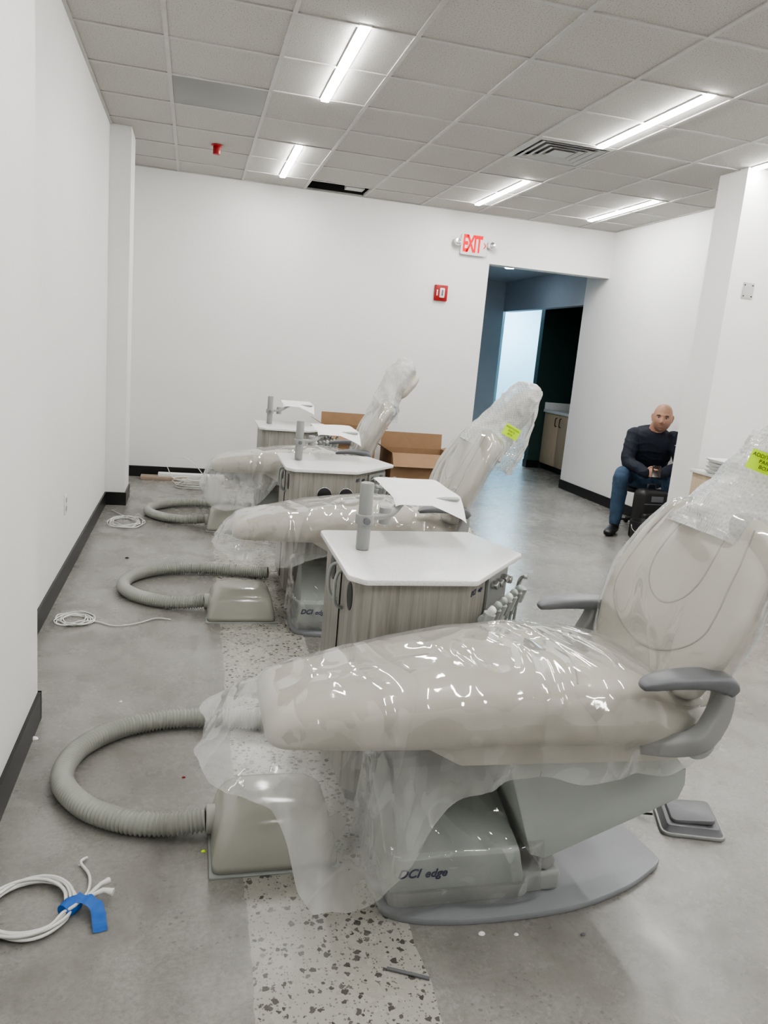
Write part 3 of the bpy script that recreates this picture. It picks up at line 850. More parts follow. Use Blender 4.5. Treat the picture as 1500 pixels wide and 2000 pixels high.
def hose(dy, dx=0, k=1):
    path = cr([(.085, 2.10, .050), (-.02, 2.105, .04), (-.14, 2.135, .037), (-.27, 2.225, .037), (-.355, 2.38, .037), (-.335, 2.56, .037), (-.22, 2.70, .037), (-.06, 2.765, .037), (.10, 2.77, .037), (.27, 2.74, .037), (.42, 2.70, .037), (.485, 2.68, .045)], 120)
    L = [0]
    for i in range(1, len(path)): L.append(L[-1] + (path[i] - path[i - 1]).length)
    step = .0026; n = int(L[-1] / step); A = np.array([tuple(p) for p in path])
    S_ = np.linspace(0, L[-1], n)
    P = [Vector((np.interp(s, L, A[:, 0]) + dx, np.interp(s, L, A[:, 1]) + dy, np.interp(s, L, A[:, 2]))) for s in S_]
    rr = [.0325 + .0038 * (1, .35, -.9, -.9, .35)[i % 5] for i in range(n)]
    o = tube('corrugated_hose', P, rr, 'hose', 20)
    return single(o, (P[n // 2].x, P[n // 2].y, 0), 'grey corrugated hose looping over floor from utility box', 'hose', 'corrugated floor hoses')
ub = utility(0); hs_ = hose(0)
for k in (1, 2):
    copy_thing(ub, (ub.location.x + (.0, .02, .05)[k], ub.location.y + 1.99 * k, 0))
    copy_thing(hs_, (hs_.location.x + (.0, .02, .05)[k], hs_.location.y + 2.0 * k, 0), rotz=0)

# foot control
fp = round_poly([(-.11, -.075), (.09, -.085), (.115, .07), (-.085, .085)], .03)
fpos = Vector((1.66, 1.98, 0)); rot = Matrix.Rotation(-.25, 4, 'Z')
f3 = lambda p: rot @ Vector(p) + fpos
f4 = lambda p: rot @ Vector((p[0] * .72 + .0, p[1] * .78 + .005, p[2] + (p[0]) * .06)) + fpos
cab_ = tube('cord', cr([(1.55, 2.02, .02), (1.50, 2.06, .006), (1.46, 2.09, .006), (1.44, 2.12, .006)], 8), .004, 'black', 8)
thing('foot_control', fpos, [prism('housing', fp, 0, .034, 'greyd', .01, f3, .012), prism('pedal', fp, .036, .052, 'greyd', .006, f4), prism('bumper', fp, 0, .012, 'grey', .004, lambda p: rot @ Vector((p[0] * 1.05, p[1] * 1.05, p[2])) + fpos), cab_], 'dark grey foot pedal control on concrete floor', 'foot pedal')
single(prism('floor_cap', circ(.05, 1.55, 2.17), 0, .02, 'white', .005), (1.55, 2.17, 0), 'round white plastic cap on concrete floor', 'cap')

# ---------------------------------------------------------------- side cabinets
TZ = .785
def cabinet(dy, dx=0, variant=0):
    top = [(.485, 2.78), (1.09, 2.82), (1.185, 2.50), (.885, 2.155), (.525, 2.150), (.480, 2.20)]
    top = [(x + dx, y + dy) for x, y in top]
    wt = prism('worktop', round_poly(top, .028), TZ - .018, TZ, 'quartz', .004)
    bt = [(.515, 2.76), (1.06, 2.79), (1.13, 2.50), (.865, 2.185), (.55, 2.18), (.510, 2.22)]
    bt = [(x + dx, y + dy) for x, y in bt]
    body = prism('body', round_poly(bt, .008, 2), .06, TZ - .018, 'wood', .002)
    toe = prism('toe_kick', [((x - dx - .8) * .9 + .8 + dx, (y - dy - 2.5) * .9 + 2.5 + dy) for x, y in bt], 0, .06, 'black', .002)
    P = [wt, body, toe]
    def disc(nm, x, y, z, r, mat, dep=.006, nrm=(-1, 0, 0), ecc=1):
        nrm = Vector(nrm).normalized(); up = Vector((0, 0, 1)); sd = up.cross(nrm).normalized(); o_ = Vector((x + dx, y + dy, z))
        ci = [(p[0], p[1] * ecc) for p in circ(r)]
        return prism(nm, ci, 0, dep, mat, min(.0015, dep * .4), lambda p: o_ + sd * p[0] + up * p[1] + nrm * p[2])
    if variant < 2:
        P.append(disc('vent', .514, 2.60, .695, .045, 'ventm', .005))
        P.append(disc('grommet_ring', .523, 2.285, .69, .044, 'chrome', .012, (-1, 0, 0), 1.15))
        P.append(disc('grommet_hole', .5115, 2.285, .69, .040, 'black', .004, (-1, 0, 0), 1.15))
        P.append(box('door_gap', .508 + dx, .513 + dx, 2.438 + dy, 2.442 + dy, .08, .75, 'black'))
        for hy in (2.40, 2.48):
            s = -1 if hy < 2.44 else 1
            P.append(tube('handle', cr([(.512 + dx, hy + dy, .745), (.485 + dx, hy + dy + s * .012, .73), (.478 + dx, hy + dy + s * .018, .68), (.485 + dx, hy + dy + s * .012, .63), (.512 + dx, hy + dy, .61)], 5), .006, 'greyl', 10))
    if variant == 1:
        for hx in (.705, .83):
            P.append(disc('grommet_ring', hx, 2.181, .64, .044, 'chrome', .004, (0, -1, 0)))
            P.append(disc('grommet_hole', hx, 2.179, .64, .040, 'black', .005, (0, -1, 0)))
    px, py = .59 + dx, 2.51 + dy
    def cyl(nm, r, z0, z1, mat, b_=.004): return prism(nm, circ(r, px, py), z0, z1, mat, b_)
    P.append(cyl('post', .0235, TZ, TZ + .235, 'grey', .006))
    P.append(cyl('collar', .032, TZ + .09, TZ + .125, 'grey', .003))
    P.append(prism('collar_knob', circ(.012, px, TZ + .107, 16), py - .045, py - .028, 'greyd', .002, lambda p: Vector((p[0], p[2], p[1]))))
    P.append(rect_sweep('tray_arm', [(px, py, TZ + .112), (px + .06, py + .02, TZ + .114), (px + .11, py + .05, TZ + .125), (px + .17, py + .14, TZ + .15), (px + .24, py + .26, TZ + .152)], [.018, .018, .016, .015, .014], [.010] * 5, 'grey'))
    P.append(prism('tray_hub', circ(.022, px + .08, py + .035, 18), TZ + .085, TZ + .145, 'grey', .004))
    tcx, tcy, tz = px + .265, py + .30, TZ + .163
    tp = round_poly([(-.115, -.20), (.115, -.20), (.135, .20), (-.10, .20)], .03)
    P.append(prism('tray', [(tcx + p.x, tcy + p.y) for p in tp], tz, tz + .008, 'greyl', .003))
    g = []
    for i in range(25):
        r = []
        for j in range(29):
            u, v_ = i / 24 - .5, j / 28 - .5
            x = u * .27; y = v_ * .52
            z = tz + .012 + .004 * nz((x * 7, y * 7, 0), 1, 3 + variant)
            if abs(y) > .2: z -= (abs(y) - .2) * .35
            if abs(x) > .12: z -= (abs(x) - .12) * .4
            if x > .0 and y < -.15: z -= (x * 3) * (-.15 - y) * 1.2
            r.append(Vector((tcx + x + y * .05, tcy + y, z)))
        g.append(r)
    P.append(loft('paper_cover', g, 'paper', False, closed=False))
    A = Vector((.865 + dx, 2.185 + dy, 0)); B = Vector((1.13 + dx, 2.50 + dy, 0)); d = (B - A).normalized(); nn = Vector((d.y, -d.x, 0))
    def on(t_, z, o_=0): return A + d * (t_ * (B - A).length) + nn * o_ + Vector((0, 0, z))
    pan = [on(.45, .60, .001), on(.97, .60, .001), on(.97, .745, .001), on(.45, .745, .001)]
    P.append(loft('control_panel', [[p for p in pan], [p + nn * .008 for p in pan]], 'grey', True, False))
    for t_, z in ((.54, .715), (.67, .71), (.80, .715), (.92, .70)):
        o_ = on(t_, z, .008)
        P.append(prism('knob', circ(.015, 0, 0, 16), 0, .026, 'chrome', .003, lambda p, o_=o_: o_ + d * p[0] + Vector((0, 0, p[1])) + nn * p[2]))
    hb0, hb1 = on(.06, .650, .05), on(1.02, .650, .05)
    P.append(tube('holder_bar', [hb0, hb1], .015, 'greyl', 12))
    for k in range(7):
        b0 = on(.10 + .145 * k, .650, .055)
        hk = tube('handpiece_holder', [b0 + Vector((0, 0, -.026)), b0 + nn * .014 + Vector((0, 0, .024))], .020, 'grey' if k % 2 else 'greyl', 12)
        if k < 6:
            hp_ = tube('handpiece', cr([b0 + Vector((0, 0, -.06)), b0 + nn * .012 + Vector((0, 0, .02)), b0 + nn * .028 + Vector((0, 0, .042))], 4), [.010] * 5 + [.013] * 3 + [.009], 'greyl' if k % 3 else 'white', 10)
        else:
            hp_ = tube('handpiece', cr([b0 + Vector((0, 0, -.05)), b0 + Vector((0, 0, .03)), b0 + nn * .01 + Vector((0, 0, .06)), b0 + nn * .03 + Vector((0, 0, .065))], 4), .008, 'chrome', 10)
        tb = tube('handpiece_tubing', cr([b0 + Vector((0, 0, -.05)), b0 + nn * -.005 + Vector((0, 0, -.2)), b0 + nn * -.02 + Vector((0, 0, -.34)), on(.15 + .12 * k, .20, .02), on(.15 + .12 * k, .24, -.01)], 6), .006, 'greyl', 8)
        P.append((hk, [hp_, tb]))
    o_ = on(.13, .722, .002)
    l1 = text('t', 'DCI', .026, 'navy_ink', frame_m(o_, d, (0, 0, 1)), .0005, .3); l2 = text('t', 'edge', .021, 'navy_ink', frame_m(on(.30, .720, .002), d, (0, 0, 1)), .0005, .25)
    P.append(join('lettering', [l1, l2]))
    return thing('instrument_cabinet', (.8 + dx, 2.48 + dy, 0), P, 'grey woodgrain dental cabinet with white worktop and tray post', 'cabinet', 'dental side cabinets')
c1_ = cabinet(0, 0, 0)
c2_ = cabinet(PITCH + .03, .045, 1); c2_['label'] = 'grey woodgrain cabinet with white top and two round cable openings'
c3_ = cabinet(2 * PITCH + .03, .06, 2); c3_['label'] = 'grey woodgrain cabinet with white top close to the back wall'
c1_['label'] = 'grey woodgrain cabinet with white top, round vent and handpieces'

# ---------------------------------------------------------------- cables
def coil(cx, cy, r, loops, tail, lab, rr=.004, seed=0, ell=1.0, wob=.16, lift=.0016):
    rnd = random.Random(seed); pts = []
    for k in range(loops * 14):
        a = 2 * math.pi * k / 14; w = r * (1 + wob * math.sin(a * .37 + seed) + .05 * rnd.uniform(-1, 1))
        pts.append((cx + .018 * math.sin(k * .21) + w * math.cos(a), cy + .02 * math.cos(k * .13) + w * ell * math.sin(a), rr + lift * (k // 14) + .004 * (k % 3 == 0)))
    pts += tail
    return single(tube('cable_coil', cr(pts, 4), rr, 'cable', 8), (cx, cy, 0), lab, 'cable')
cb = tube('cable', cr([(-.345 + (.100 + .010 * math.sin(k * .37)) * math.cos(2 * math.pi * k / 16) + .01 * (k // 16 % 3 - 1), 1.83 + (.102 + .009 * math.cos(k * .29)) * math.sin(2 * math.pi * k / 16), .006 + .0028 * (k // 16)) for k in range(16 * 7)] +
    [(-.24, 1.80, .03), (-.215, 1.86, .02), (-.22, 1.94, .01), (-.25, 2.0, .008), (-.235, 2.02, .008)], 4), .0042, 'cable', 8)
def stripm(pts, w, mat, nm, wax=(0, 0, 1)):
    P_ = cr(pts, 6); g = []
    for i, p in enumerate(P_):
        T = (P_[min(i + 1, len(P_) - 1)] - P_[max(i - 1, 0)]).normalized(); s = T.cross(Vector(wax)).normalized() if abs(T.dot(Vector(wax))) < .98 else Vector((1, 0, 0))
        g.append([p - s * w / 2 + Vector((0, 0, .004 * math.sin(i * 1.3))), p + Vector((0, 0, .003 * math.cos(i * .9))), p + s * w / 2])
    return loft(nm, g, mat, False, closed=False)
tp1 = tube('tape_band', [(-.265, 1.797, .017), (-.250, 1.817, .018), (-.235, 1.832, .017)], [.019, .022, .018], 'blue', 14)
tp2 = stripm([(-.240, 1.825, .034), (-.21, 1.815, .034), (-.185, 1.79, .030), (-.175, 1.755, .014), (-.17, 1.735, .004)], .034, 'blue', 'tape_tail')
cn = tube('connector', [(-.21, 1.83, .03), (-.175, 1.85, .03), (-.15, 1.842, .028)], [.005, .007, .010], 'cable', 8)
cn2 = tube('connector', [(-.21, 1.835, .03), (-.185, 1.875, .03), (-.165, 1.89, .028)], [.005, .006, .009], 'cable', 8)
thing('cable_coil', (-.345, 1.83, 0), [cb, tp1, tp2, cn, cn2], 'coiled white cable bound with blue tape on floor', 'cable')
coil(-.53, 3.93, .075, 6, [(-.42, 3.90, .006), (-.33, 3.84, .006), (-.22, 3.88, .006), (-.14, 3.95, .006), (-.06, 3.93, .006)], 'coiled thin white cable on floor by black baseboard', .0035, 1)
coil(-.46, 6.10, .11, 7, [(-.52, 6.35, .01), (-.6, 6.5, .01)], 'loose white cable coil beside wall column', .0032, 2, 1.6)
coil(.08, 7.70, .17, 13, [(-.1, 7.78, .05), (-.2, 7.82, .16), (-.22, 7.84, .25), (-.05, 7.86, .27), (.1, 7.84, .16), (.2, 7.78, .01)], 'tangled pile of white cables beside back wall', .0042, 3, .6, .35, .007)
for k, (x0, x1, y0, y1, z0, z1) in enumerate(((-.47, .38, 8.00, 8.14, 0, .035), (-.30, .36, 8.02, 8.12, .0355, .07))):
    single(box('long_carton', x0, x1, y0, y1, z0, z1, 'cardp' if k == 0 else 'paper', .003), ((x0 + x1) / 2, (y0 + y1) / 2, z0), ('long flat cardboard carton on floor by wall', 'long thin white carton lying on cardboard')[k], 'box')

# ---------------------------------------------------------------- cardboard boxes
def carton(x0, x1, y0, y1, h_, flap, lab):
    t_ = .006; P = [box('side_panel', x0, x1, y0, y0 + t_, 0, h_, 'card'), box('side_panel', x0, x1, y1 - t_, y1, 0, h_, 'card'),
                    box('side_panel', x0, x0 + t_, y0 + t_, y1 - t_, 0, h_, 'card'), box('side_panel', x1 - t_, x1, y0 + t_, y1 - t_, 0, h_, 'card'), box('bottom_panel', x0 + t_, x1 - t_, y0 + t_, y1 - t_, 0, t_, 'cardd')]
    def fl_(a, b_, out, ang):
        a, b_ = Vector(a), Vector(b_); o3 = Vector(out) * math.cos(ang) + Vector((0, 0, 1)) * math.sin(ang)
        n_ = Vector(out) * -math.sin(ang) + Vector((0, 0, 1)) * math.cos(ang)
        r0 = [a, b_, b_ + o3 * flap, a + o3 * flap]
        return loft('flap', [[p for p in r0], [p + n_ * .005 for p in r0]], 'card', True, False)
    P.append(fl_((x0, y0, h_), (x1, y0, h_), (0, -1, 0), -.9)); P.append(fl_((x0, y1, h_), (x1, y1, h_), (0, 1, 0), 1.45))
    P.append(fl_((x0, y0, h_), (x0, y1, h_), (-1, 0, 0), .5)); P.append(fl_((x1, y0, h_), (x1, y1, h_), (1, 0, 0), .3))
    return thing('cardboard_box', ((x0 + x1) / 2, (y0 + y1) / 2, 0), P, lab, 'box', 'empty cardboard boxes')
carton(1.95, 2.62, 7.35, 7.85, .50, .16, 'open brown cardboard box on floor against wall')
carton(1.30, 1.76, 7.30, 7.85, .70, .12, 'open brown cardboard box behind wrapped dental chair')

# counter by pier with trays
parts = [box('body', 3.79, 4.50, 4.70, 5.17, 0.0, .765, 'ltwood', .004), box('worktop', 3.77, 4.51, 4.67, 5.18, .765, .79, 'quartz', .004)]
thing('side_counter', (4.1, 4.9, 0), parts, 'light wood counter with white top beside pier', 'cabinet')
for k in range(4):
    a0 = .06 * math.sin(k * 2.1); z0 = .791 + .027 * k; ox, oy_ = 3.90 + .015 * math.sin(k * 3), 4.86 + .01 * math.cos(k * 2)
    R_ = Matrix.Rotation(a0, 2)
    rp4 = round_poly([(-.15, -.17), (.22, -.17), (.22, .16), (-.15, .16)], .06)
    rgs = [[Vector((ox, oy_, z)) + Vector((*(R_ @ (p * sc2)), 0)) for p in rp4] for z, sc2 in ((z0, .80), (z0 + .004, .86), (z0 + .022, .99), (z0 + .026, 1.0), (z0 + .024, .96), (z0 + .008, .84))]
    single(loft('plastic_tray', rgs, 'white', True, autos=50), (ox, oy_, z0), 'white plastic tray stacked on counter beside pier', 'tray', 'stack of white trays')

def lump(name, cx, cy, z0, rx, ry, h_, mat, seed, amp=.02):
    rg = []
    for j in range(16):
        v_ = j / 15; a = v_ * math.pi / 2; r = []
        for k in range(40):
            t_ = 2 * math.pi * k / 40; p = Vector((cx + rx * math.cos(t_) * math.cos(a), cy + ry * math.sin(t_) * math.cos(a), z0 + h_ * math.sin(a)))
            d = Vector((math.cos(t_), math.sin(t_), 0)); q = p + d * amp * ridge(p, 12, seed) * math.cos(a); q.z = max(z0 + .001, q.z + amp * .6 * ridge(p, 14, seed + 5) * v_)
            r.append(q)
        rg.append(r)
    return loft(name, rg, mat, True, weld=True)

# ---------------------------------------------------------------- debris
single(tube('metal_rod', [(.505, 1.52, .005), (.60, 1.475, .005)], .004, 'greyd', 8), (.55, 1.5, 0), 'short grey metal rod lying on floor', 'rod')
for k, (x, y, m_, s) in enumerate(((-.50, 2.72, 'paper', .012), (.02, 2.42, 'red', .005), (-.23, 3.0, 'paper', .006), (.08, 2.02, 'tag', .006), (-.25, 2.0, 'paper', .006), (-.37, 5.1, 'black', .012), (1.05, 1.56, 'greyd', .006), (.78, 1.60, 'paper', .008), (.87, 1.585, 'paper', .006))):
    o = lump('debris_scrap', x, y, 0, s, s * .7, s * .8, m_, k, s * .3)
    single(o, (x, y, 0), {'paper': 'small white scrap on concrete floor', 'red': 'tiny red scrap on concrete floor', 'tag': 'tiny lime scrap on concrete floor', 'black': 'small dark scrap on concrete floor', 'greyd': 'small grey scrap on concrete floor'}[m_], 'scrap')

# ---------------------------------------------------------------- man
Lx = Vector((-.866, .5, 0))
HP = (4.190, 6.275, 1.100); FW = (-.552, -.832, -.06); HS = 1.12
def blist():
    L = []
    L.append(ell_loft([(4.26, 6.60, .50), (4.27, 6.58, .58), (4.25, 6.50, .70), (4.225, 6.43, .84), (4.21, 6.395, .93), (4.205, 6.375, .985)], [.14, .15, .15, .165, .14, .06], [.10, .115, .105, .105, .085, .055], Lx))
    L.append(limb([(4.21, 6.385, .95), (4.205, 6.36, 1.01), (4.20, 6.31, 1.05)], [.068, .064, .06]))
    return L
RS, RE, RH = (4.06, 6.48, .91), (3.965, 6.37, .665), (4.015, 6.13, .60)
LS, LE, LH = (4.36, 6.30, .91), (4.385, 6.17, .675), (4.12, 6.08, .60)
def arms(k, k2=None):
    k2 = k2 or k
    return [limb([RS, ((RS[0] + RE[0]) / 2 - .01, (RS[1] + RE[1]) / 2, (RS[2] + RE[2]) / 2), RE, tuple((Vector(RE) * .5 + Vector(RH) * .5)), RH], [.060 * k, .054 * k, .046 * k, .042 * k, .030 * k2]),
            limb([LS, ((LS[0] + LE[0]) / 2 + .01, (LS[1] + LE[1]) / 2, (LS[2] + LE[2]) / 2), LE, tuple((Vector(LE) * .5 + Vector(LH) * .5)), LH], [.060 * k, .054 * k, .046 * k, .042 * k, .030 * k2])]
RHip, RK, RA = (4.17, 6.64, .50), (3.88, 6.31, .545), (3.87, 6.29, .11)
LHip, LK, LA = (4.34, 6.55, .50), (4.27, 6.14, .55), (4.29, 6.13, .11)
def legs(k, kb=1):
    o = []
    for hp_, kn, an in ((RHip, RK, RA), (LHip, LK, LA)):
        m1 = tuple((Vector(hp_) + Vector(kn)) / 2); m2 = tuple((Vector(kn) * .6 + Vector(an) * .4) + Vector((.01, .012, 0)))
        o.append(limb([hp_, m1, kn, m2, an], [.088 * k, .078 * k, .062 * k, .060 * k * kb, .044 * k * kb]))
    return o
def head_mesh(pos, fwd):
    fwd = Vector(fwd).normalized(); upv = Vector((0, 0, 1)) + Vector((.04, 0, 0)); upv = (upv - fwd * upv.dot(fwd)).normalized(); sd = fwd.cross(upv)
    g = lambda x, s: math.exp(-(x / s) ** 2)
    nu, nv = 120, 96; rows = []
    for j in range(1, nv):
        ph = math.pi * j / nv; r = []
        for i in range(nu):
            th = 2 * math.pi * i / nu
            x = math.sin(ph) * math.sin(th); y = math.sin(ph) * math.cos(th); z = math.cos(ph)
            rad = (1 - abs(z) ** 2.35) ** (1 / 2.35) / max(1e-6, math.sin(ph)) if z > 0 else 1.0
            X, Y, Z = x * .0765 * rad, y * .096 * rad, z * (.112 if z > 0 else .118)
            if Z < 0:
                q = -Z / .118; X *= 1 + .05 * q - .12 * q ** 3
                if Y < 0: Y *= 1 - .45 * q
                else: Y *= 1 + .06 * q
            if Y > .06: Y = .06 + (Y - .06) * .82
            fr = max(0, y)
            if fr > .15:
                Y += .024 * g(X, .0115) * g(Z + .024, .015) * fr + .013 * g(X, .008) * g(Z + .004, .020) * fr
                Y += .007 * (g(X - .014, .007) + g(X + .014, .007)) * g(Z + .032, .008)
                Y -= .012 * (g(X - .031, .015) + g(X + .031, .015)) * g(Z - .008, .011)
                Y += .006 * g(X, .045) * g(Z - .030, .008)
                Y += .0055 * g(X, .022) * g(Z + .057, .005) + .0065 * g(X, .018) * g(Z + .071, .0055) - .005 * g(X, .024) * g(Z + .0635, .0028)
                Y += .008 * g(X, .02) * g(Z + .098, .013) - .003 * g(X, .02) * g(Z + .084, .005)
                Y += .004 * (g(X - .045, .016) + g(X + .045, .016)) * g(Z + .018, .018)
            r.append(Vector(pos) + (sd * X + fwd * Y + upv * Z) * HS)
        rows.append(r)
    o = loft('tmp', rows, None, True)
    toW = lambda X, Y, Z: Vector(pos) + (sd * X + fwd * Y + upv * Z) * HS
    ears = []
    for s in (-1, 1):
        ears.append(ell_loft([toW(s * .074, -.003, -.036), toW(s * .081, -.008, -.014), toW(s * .085, -.014, .010), toW(s * .078, -.014, .026)], [.009, .014, .018, .010], [.006] * 4, fwd, 4, 12))
    return [o] + ears, toW
hm, toW = head_mesh(HP, FW)
def hand(wrist, palmdir, side, up, s=1):
    w = Vector(wrist); d = Vector(palmdir).normalized(); sd = Vector(side); sd = (sd - d * sd.dot(d)).normalized(); u = sd.cross(d)
    if u.dot(Vector(up)) < 0: u = -u
    L = [ell_loft([w - d * .02, w + d * .02, w + d * .055, w + d * .085], [.024, .030, .040, .040], [.018, .016, .014, .011], sd, 4, 16)]
    for k, (ofs, ln) in enumerate(((.030, .068), (.010, .076), (-.011, .070), (-.031, .055))):
        b0 = w + d * .082 + sd * ofs
        p1 = b0 + d * ln * .42 - u * ln * .12; p2 = p1 + d * ln * .18 - u * ln * .32; p3 = p2 - d * ln * .12 - u * ln * .24
        L.append(limb([b0 - d * .012, p1, p2, p3], [.0095, .0088, .008, .007], 10, 3))
    t0 = w + d * .025 + sd * .026
    L.append(limb([t0, t0 + sd * .022 + d * .022 - u * .004, t0 + sd * .026 + d * .05 - u * .006, t0 + sd * .014 + d * .07 - u * .004], [.013, .0115, .010, .008], 10, 3))
    return L
h1 = hand((4.013, 6.145, .603), (.32, -.85, .12), (.1, -.1, .95), (-.9, -.2, .1))
h2 = hand((4.125, 6.09, .603), (-.62, -.72, .12), (.1, -.1, .95), (.8, -.5, .1))
m, nt, b = nmat('skin_with_stubble')
body = union('body', blist() + arms(1) + legs(.95) + hm + h1 + h2, m, .0038, 1)
v = objco(nt)
HO = Vector((4.25, 6.5, 0))
def dist_to(p):
    vm = N(nt, 'ShaderNodeVectorMath', operation='DISTANCE'); nt.links.new(v, vm.inputs[0]); vm.inputs[1].default_value = tuple(p - HO)
    return vm.outputs['Value']
n = noise_n(nt, v, 40, 3)
sk = ramp(nt, n, [(.3, (.41, .225, .155)), (.7, (.47, .27, .195))])
c = mixc(nt, ramp(nt, dist_to(toW(0, .065, -.088)), [(.05, .42), (.085, 0.0)]), sk, (.12, .085, .07))
c = mixc(nt, ramp(nt, dist_to(toW(0, -.07, .0)), [(.085, .5), (.115, 0.0)]), c, (.09, .06, .05))
for s in (-1, 1):
    c = mixc(nt, ramp(nt, dist_to(toW(s * .031, .078, .012)), [(.010, .5), (.024, 0.0)]), c, (.15, .075, .055))
nt.links.new(c, b.inputs['Base Color']); b.inputs['Roughness'].default_value = .42
torso2 = ell_loft([(4.26, 6.60, .47), (4.27, 6.59, .56), (4.25, 6.51, .70), (4.225, 6.44, .84), (4.21, 6.40, .935), (4.205, 6.378, .985)], [.185, .190, .195, .212, .190, .082], [.145, .152, .14, .135, .115, .075], Lx)
sw = union('sweater', [torso2] + arms(1.25, 1.5), 'navy', .007, 6, .006, 8)
hips = ell_loft([(4.28, 6.64, .42), (4.27, 6.61, .50), (4.26, 6.60, .56)], [.17, .18, .17], [.13, .14, .13], Lx)
lap = limb([(4.12, 6.50, .50), (4.21, 6.44, .49), (4.30, 6.40, .50)], [.08, .09, .08])
jn = union('jeans', legs(1.08, 1.08) + [hips, lap], 'jean', .007, 3, .004, 10)
sh = []
for an, toe in ((RA, (3.70, 6.12)), (LA, (4.20, 5.91))):
    a = Vector((an[0], an[1], 0)); tv = Vector((toe[0], toe[1], 0)); d = (tv - a).normalized(); sdv = Vector((-d.y, d.x, 0))
    o = ell_loft([a - d * .06 + Vector((0, 0, .05)), a - d * .03 + Vector((0, 0, .052)), a + d * .05 + Vector((0, 0, .048)), a + d * .13 + Vector((0, 0, .036)), a + d * .19 + Vector((0, 0, .030)), a + d * .215 + Vector((0, 0, .026))], [.03, .038, .042, .048, .042, .02], [.045, .05, .046, .034, .028, .016], sdv, 5, 20, 2.6)
    o.name = 'shoe'; o.data.materials.append(M['shoe'])
    for vv in o.data.vertices: vv.co.z = max(.002, vv.co.z)
    sh.append(o)
face = []
def ball(nm, c_, r, mat, sc=(1, 1, 1)):
    bm = bmesh.new(); bmesh.ops.create_uvsphere(bm, u_segments=20, v_segments=12, radius=r)
    for vv in bm.verts: vv.co = Vector((vv.co.x * sc[0], vv.co.y * sc[1], vv.co.z * sc[2])) + Vector(c_)
    for f in bm.faces: f.smooth = True
    me = bpy.data.meshes.new(nm); bm.to_mesh(me); bm.free(); o = bpy.data.objects.new(nm, me); COL.objects.link(o); me.materials.append(M[mat]); return o
for s in (-1, 1):
    e = ball('eye', toW(s * .031, .0685, .008), .0125, 'eye', (1, 1, .42))
    ir = ball('iris', toW(s * .031, .0765, .008), .0055, 'iris', (1, 1, .85))
    face.append((e, [ir]))
    face.append(tube('eyebrow', cr([toW(s * .014, .087, .024), toW(s * .03, .0865, .029), toW(s * .046, .076, .024)], 4), .0028, 'hair', 8))
face.append(tube('mouth', cr([toW(-.022, .081, -.063), toW(0, .0875, -.064), toW(.022, .081, -.063)], 5), .0022, 'lip', 8))
bvh = BVHTree.FromPolygons([vv.co.copy() for vv in sw.data.vertices], [tuple(p.vertices) for p in sw.data.polygons])
mk = []
for t_ in np.linspace(0, 1, 9):
    q = Vector((4.19, 6.0, .86)) + Vector((.75, -.45, 0)) * (.02 + .055 * t_)
    hit = bvh.ray_cast(q, Vector((.45, .85, 0)).normalized())
    if hit[0] is not None: mk.append(hit[0] + hit[1] * .002)
if len(mk) > 3: face.append(tube('chest_emblem', mk, .0032, 'white', 6))
man = thing('person', (4.25, 6.5, 0), [body, sw, jn] + sh + face, 'bald person in navy sweater and jeans, seated, holding phone', 'person')
pm = frame_m(Vector((4.035, 6.005, .635)), (.84, -.5, 0), (.30, .5, .65))
pp = round_poly([(-.038, -.065), (.038, -.065), (.038, .065), (-.038, .065)], .01)
thing('mobile_phone', (4.035, 6.005, .635), [prism('case', pp, -.005, .005, 'black', .002, lambda p: pm @ Vector(p)), prism('screen', [(p.x * .92, p.y * .95) for p in pp], .005, .0056, 'iris', .0002, lambda p: pm @ Vector(p))], 'black mobile phone held in both hands', 'phone')
sc_ = (4.29, 6.62)
parts = [prism('seat', circ(.16, *sc_), .35, .395, 'black', .015), prism('post', circ(.025, *sc_), .06, .36, 'black', .003)]
for k in range(5):
    a = 2 * math.pi * k / 5 + .3
    parts.append(tube('base_leg', [(sc_[0], sc_[1], .075), (sc_[0] + .16 * math.cos(a), sc_[1] + .16 * math.sin(a), .055)], [.016, .010], 'black', 8))
    parts.append(ball('caster', (sc_[0] + .16 * math.cos(a), sc_[1] + .16 * math.sin(a), .025), .025, 'black'))
thing('work_stool', (sc_[0], sc_[1], 0), parts, 'black rolling work stool under seated person', 'stool')
bx = Vector((4.04, 6.02, 0))
def bk(nm, x0, x1, y0, y1, z0, z1, mat, b_): return box(nm, bx.x + x0, bx.x + x1, bx.y + y0, bx.y + y1, z0, z1, mat, b_, 4)
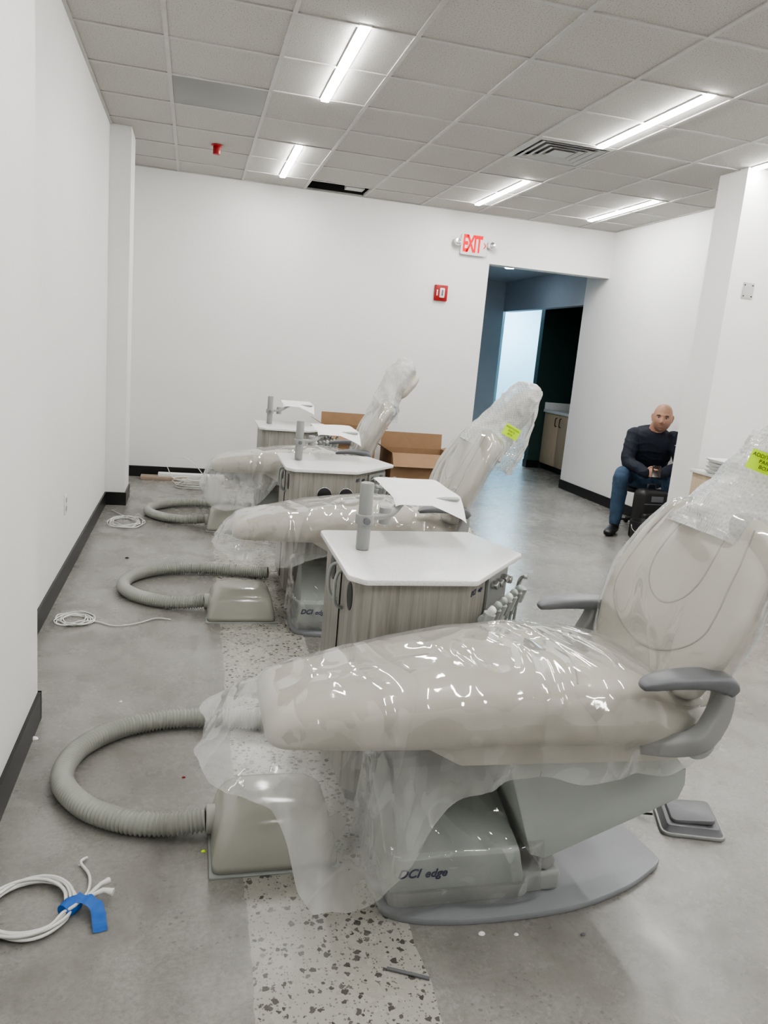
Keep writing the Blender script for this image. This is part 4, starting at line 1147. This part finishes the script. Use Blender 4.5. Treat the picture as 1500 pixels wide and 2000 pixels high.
parts = [bk('main_compartment', -.145, .145, -.07, .10, 0, .47, 'black', .05), bk('front_pocket', -.12, .12, -.115, -.05, .03, .27, 'black', .025),
         bk('stripe', -.075, -.055, -.119, -.10, .05, .25, 'orange', .002), bk('stripe', .05, .068, -.119, -.10, .05, .25, 'orange', .002),
         bk('zipper', -.11, .11, -.0745, -.068, .345, .351, 'greyd', .001), bk('upper_panel', -.05, .07, -.077, -.066, .37, .42, 'greyd', .003),
         tube('carry_handle', cr([(bx.x - .04, bx.y + .03, .465), (bx.x - .03, bx.y + .03, .51), (bx.x + .03, bx.y + .03, .51), (bx.x + .04, bx.y + .03, .465)], 5), .009, 'black', 8)]
thing('tool_backpack', bx, parts, 'black tool backpack with orange stripes beside seated person', 'backpack')
bc = (3.84, 5.775)
rg = []
for r, z in ((.105, 0), (.108, .01), (.128, .21), (.137, .212), (.138, .232), (.128, .234), (.122, .225), (.100, .03)):
    rg.append([Vector((p[0], p[1], z)) for p in circ(r * .88, bc[0], bc[1], 36)])
bkt = loft('pail', rg, 'black', True, autos=50)
hd = tube('handle', cr([(bc[0] - .122, bc[1], .2), (bc[0] - .112, bc[1] - .04, .15), (bc[0], bc[1] - .115, .11), (bc[0] + .112, bc[1] - .04, .15), (bc[0] + .122, bc[1], .2)], 6), .003, 'chrome', 8)
thing('bucket', (bc[0], bc[1], 0), [bkt, hd], 'black plastic bucket with wire handle on floor', 'bucket')
single(lump('rag', bc[0], bc[1], .10, .08, .08, .11, 'paper', 2, .012), (bc[0], bc[1], .1), 'crumpled white rag inside black bucket', 'rag')

# ---------------------------------------------------------------- camera
cam = bpy.data.cameras.new('camera'); co = bpy.data.objects.new('camera', cam); COL.objects.link(co)
f_ = 1503
dep = Vector((-372, 342, -f_)).normalized(); up = Vector((662, 7588, f_)).normalized()
up = (up - dep * up.dot(dep)).normalized(); rt = dep.cross(up)
Mx = Matrix((rt, dep, up))
co.matrix_world = Matrix.Translation((0, 0, H)) @ Mx.to_4x4()
cam.lens = f_ / 2000 * 36; cam.sensor_width = 36; cam.sensor_fit = 'AUTO'; cam.clip_start = .05
bpy.context.scene.camera = co
w = bpy.data.worlds.new('world'); bpy.context.scene.world = w; w.use_nodes = True
w.node_tree.nodes['Background'].inputs[0].default_value = (.6, .65, .7, 1); w.node_tree.nodes['Background'].inputs[1].default_value = .3
